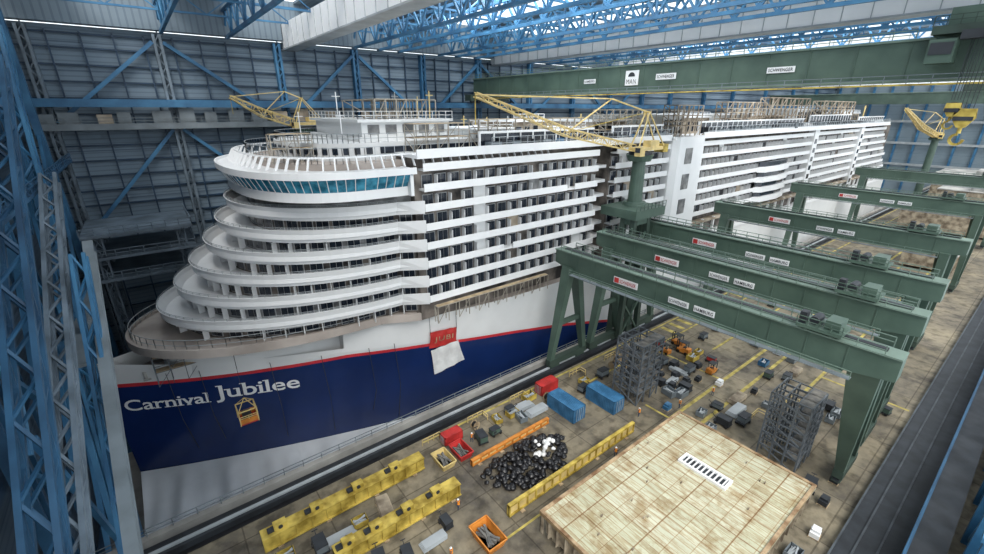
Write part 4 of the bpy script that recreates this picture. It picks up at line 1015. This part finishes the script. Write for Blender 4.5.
# ================================================================= people
def person(x,y,rz,z0=0,pose=0):
    V=[(0,0,.95),(0,0,1.15),(0,0,1.4),(0,.0,1.5),(0,.01,1.6),(0,.02,1.72)]
    Rr=[.14,.13,.15,.06,.09,.085]
    E=[(0,1),(1,2),(2,3),(3,4),(4,5)]
    def ch(start,pts,rs):
        p=start
        for q,r in zip(pts,rs): V.append(q);Rr.append(r);E.append((p,len(V)-1));p=len(V)-1
        return p
    for s in(-1,1):
        st_=.12*s*(1 if pose else .2)
        ch(0,[(.1*s,0,.88),(.11*s,st_+.03,.5),(.12*s,st_,.08),(.12*s,st_+.15,.04)],[.095,.065,.045,.04])
        h=ch(2,[(.2*s,0,1.4),(.25*s,-.03*s*pose,1.12),(.26*s,.12,.9),(.26*s,.15,.84)],[.06,.045,.032,.03])
        bx_=V[h]
        for fi in range(4): ch(h,[(bx_[0]+(fi-1.5)*.02,bx_[1]+.03,bx_[2]-.05),(bx_[0]+(fi-1.5)*.022,bx_[1]+.045,bx_[2]-.09+.01*abs(fi-1)) ],[.009,.008])
        ch(h,[(bx_[0]-.03*s,bx_[1]+.04,bx_[2]-.01),(bx_[0]-.035*s,bx_[1]+.07,bx_[2]-.03)],[.01,.009])
    me=bpy.data.meshes.new('person_body'); me.from_pydata(V,E,[])
    root=bpy.data.objects.new('person',me); COL.objects.link(root)
    me.materials.append(trous)
    m=root.modifiers.new('Skin','SKIN'); sv=me.skin_vertices[0].data
    for i,r in enumerate(Rr): sv[i].radius=(r,r)
    sv[0].use_root=True
    root.modifiers.new('Sub','SUBSURF').levels=1
    root.location=(x,y,z0); root.rotation_euler=(0,0,rz); WL[root.name]=Vector((x,y,z0))
    meta(root,'person in orange hi-vis vest and white helmet standing','person','dock workers')
    def child(mb,nm,mt,sm=True):
        o=bpy.data.objects.new(nm,mesh_of(mb,nm,mt)); COL.objects.link(o); o.parent=root
    mb=MB(); mb.cyl((0,0,.95),(0,0,1.2),.19,.17,14); mb.cyl((0,0,1.2),(0,0,1.47),.17,.2,14); child(mb,'vest',hivis)
    mb=MB(); mb.cyl((0,.02,1.69),(0,.02,1.78),.125,.07,14); mb.cyl((0,.04,1.68),(0,.04,1.70),.15,.14,14); child(mb,'helmet',hlm)
    mb=MB(); mb.cyl((0,.085,1.57),(0,.1,1.66),.06,.06,10); mb.cyl((0,.14,1.60),(0,.17,1.59),.02,.012,6); child(mb,'face',skinm)
for x,y,r,p in((18.2,31,1,1),(17,30,2.5,0),(22.5,36,0,1),(81,17,1,0),(46,29.5,2,1),(64,29.9,.5,0),(72,28.2,.4,1),(56.5,32.8,0,0),(31,45,1.5,1)): person(x,y,r,0,p)
# ================================================================= light
w=bpy.data.worlds.new('hall_daylight'); sc.world=w; w.use_nodes=True
bg=w.node_tree.nodes['Background']; bg.inputs[0].default_value=(.88,.95,1.0,1); bg.inputs[1].default_value=1.9
sl=bpy.data.lights.new('roof_daylight','SUN'); sl.energy=3.3; sl.angle=math.radians(30); sl.color=(1,.96,.90)
so=bpy.data.objects.new('roof_daylight',sl); COL.objects.link(so); so.rotation_euler=Vector((.35,.7,-.9)).to_track_quat('-Z','Y').to_euler(); so.location=(0,0,90)
for x in (60,140,230,330):  # unseen area lights added under the roof for contrast, not hall fittings
    l=bpy.data.lights.new('added_fill_light','AREA'); l.shape='RECTANGLE'; l.size=12; l.size_y=60; l.energy=24000; l.color=(.95,.98,1)
    o=bpy.data.objects.new('added_fill_light',l); COL.objects.link(o); o.location=(x,60,70.5)
cam=bpy.data.cameras.new('camera'); cam.lens=440*36/984; cam.sensor_width=36; cam.clip_end=2000
co=bpy.data.objects.new('camera',cam); COL.objects.link(co); co.location=(0,0,48)
a=math.radians(52.2);p=math.radians(20.8)
co.rotation_euler=Vector((math.cos(a)*math.cos(p),math.sin(a)*math.cos(p),-math.sin(p))).to_track_quat('-Z','Y').to_euler()
sc.camera=co
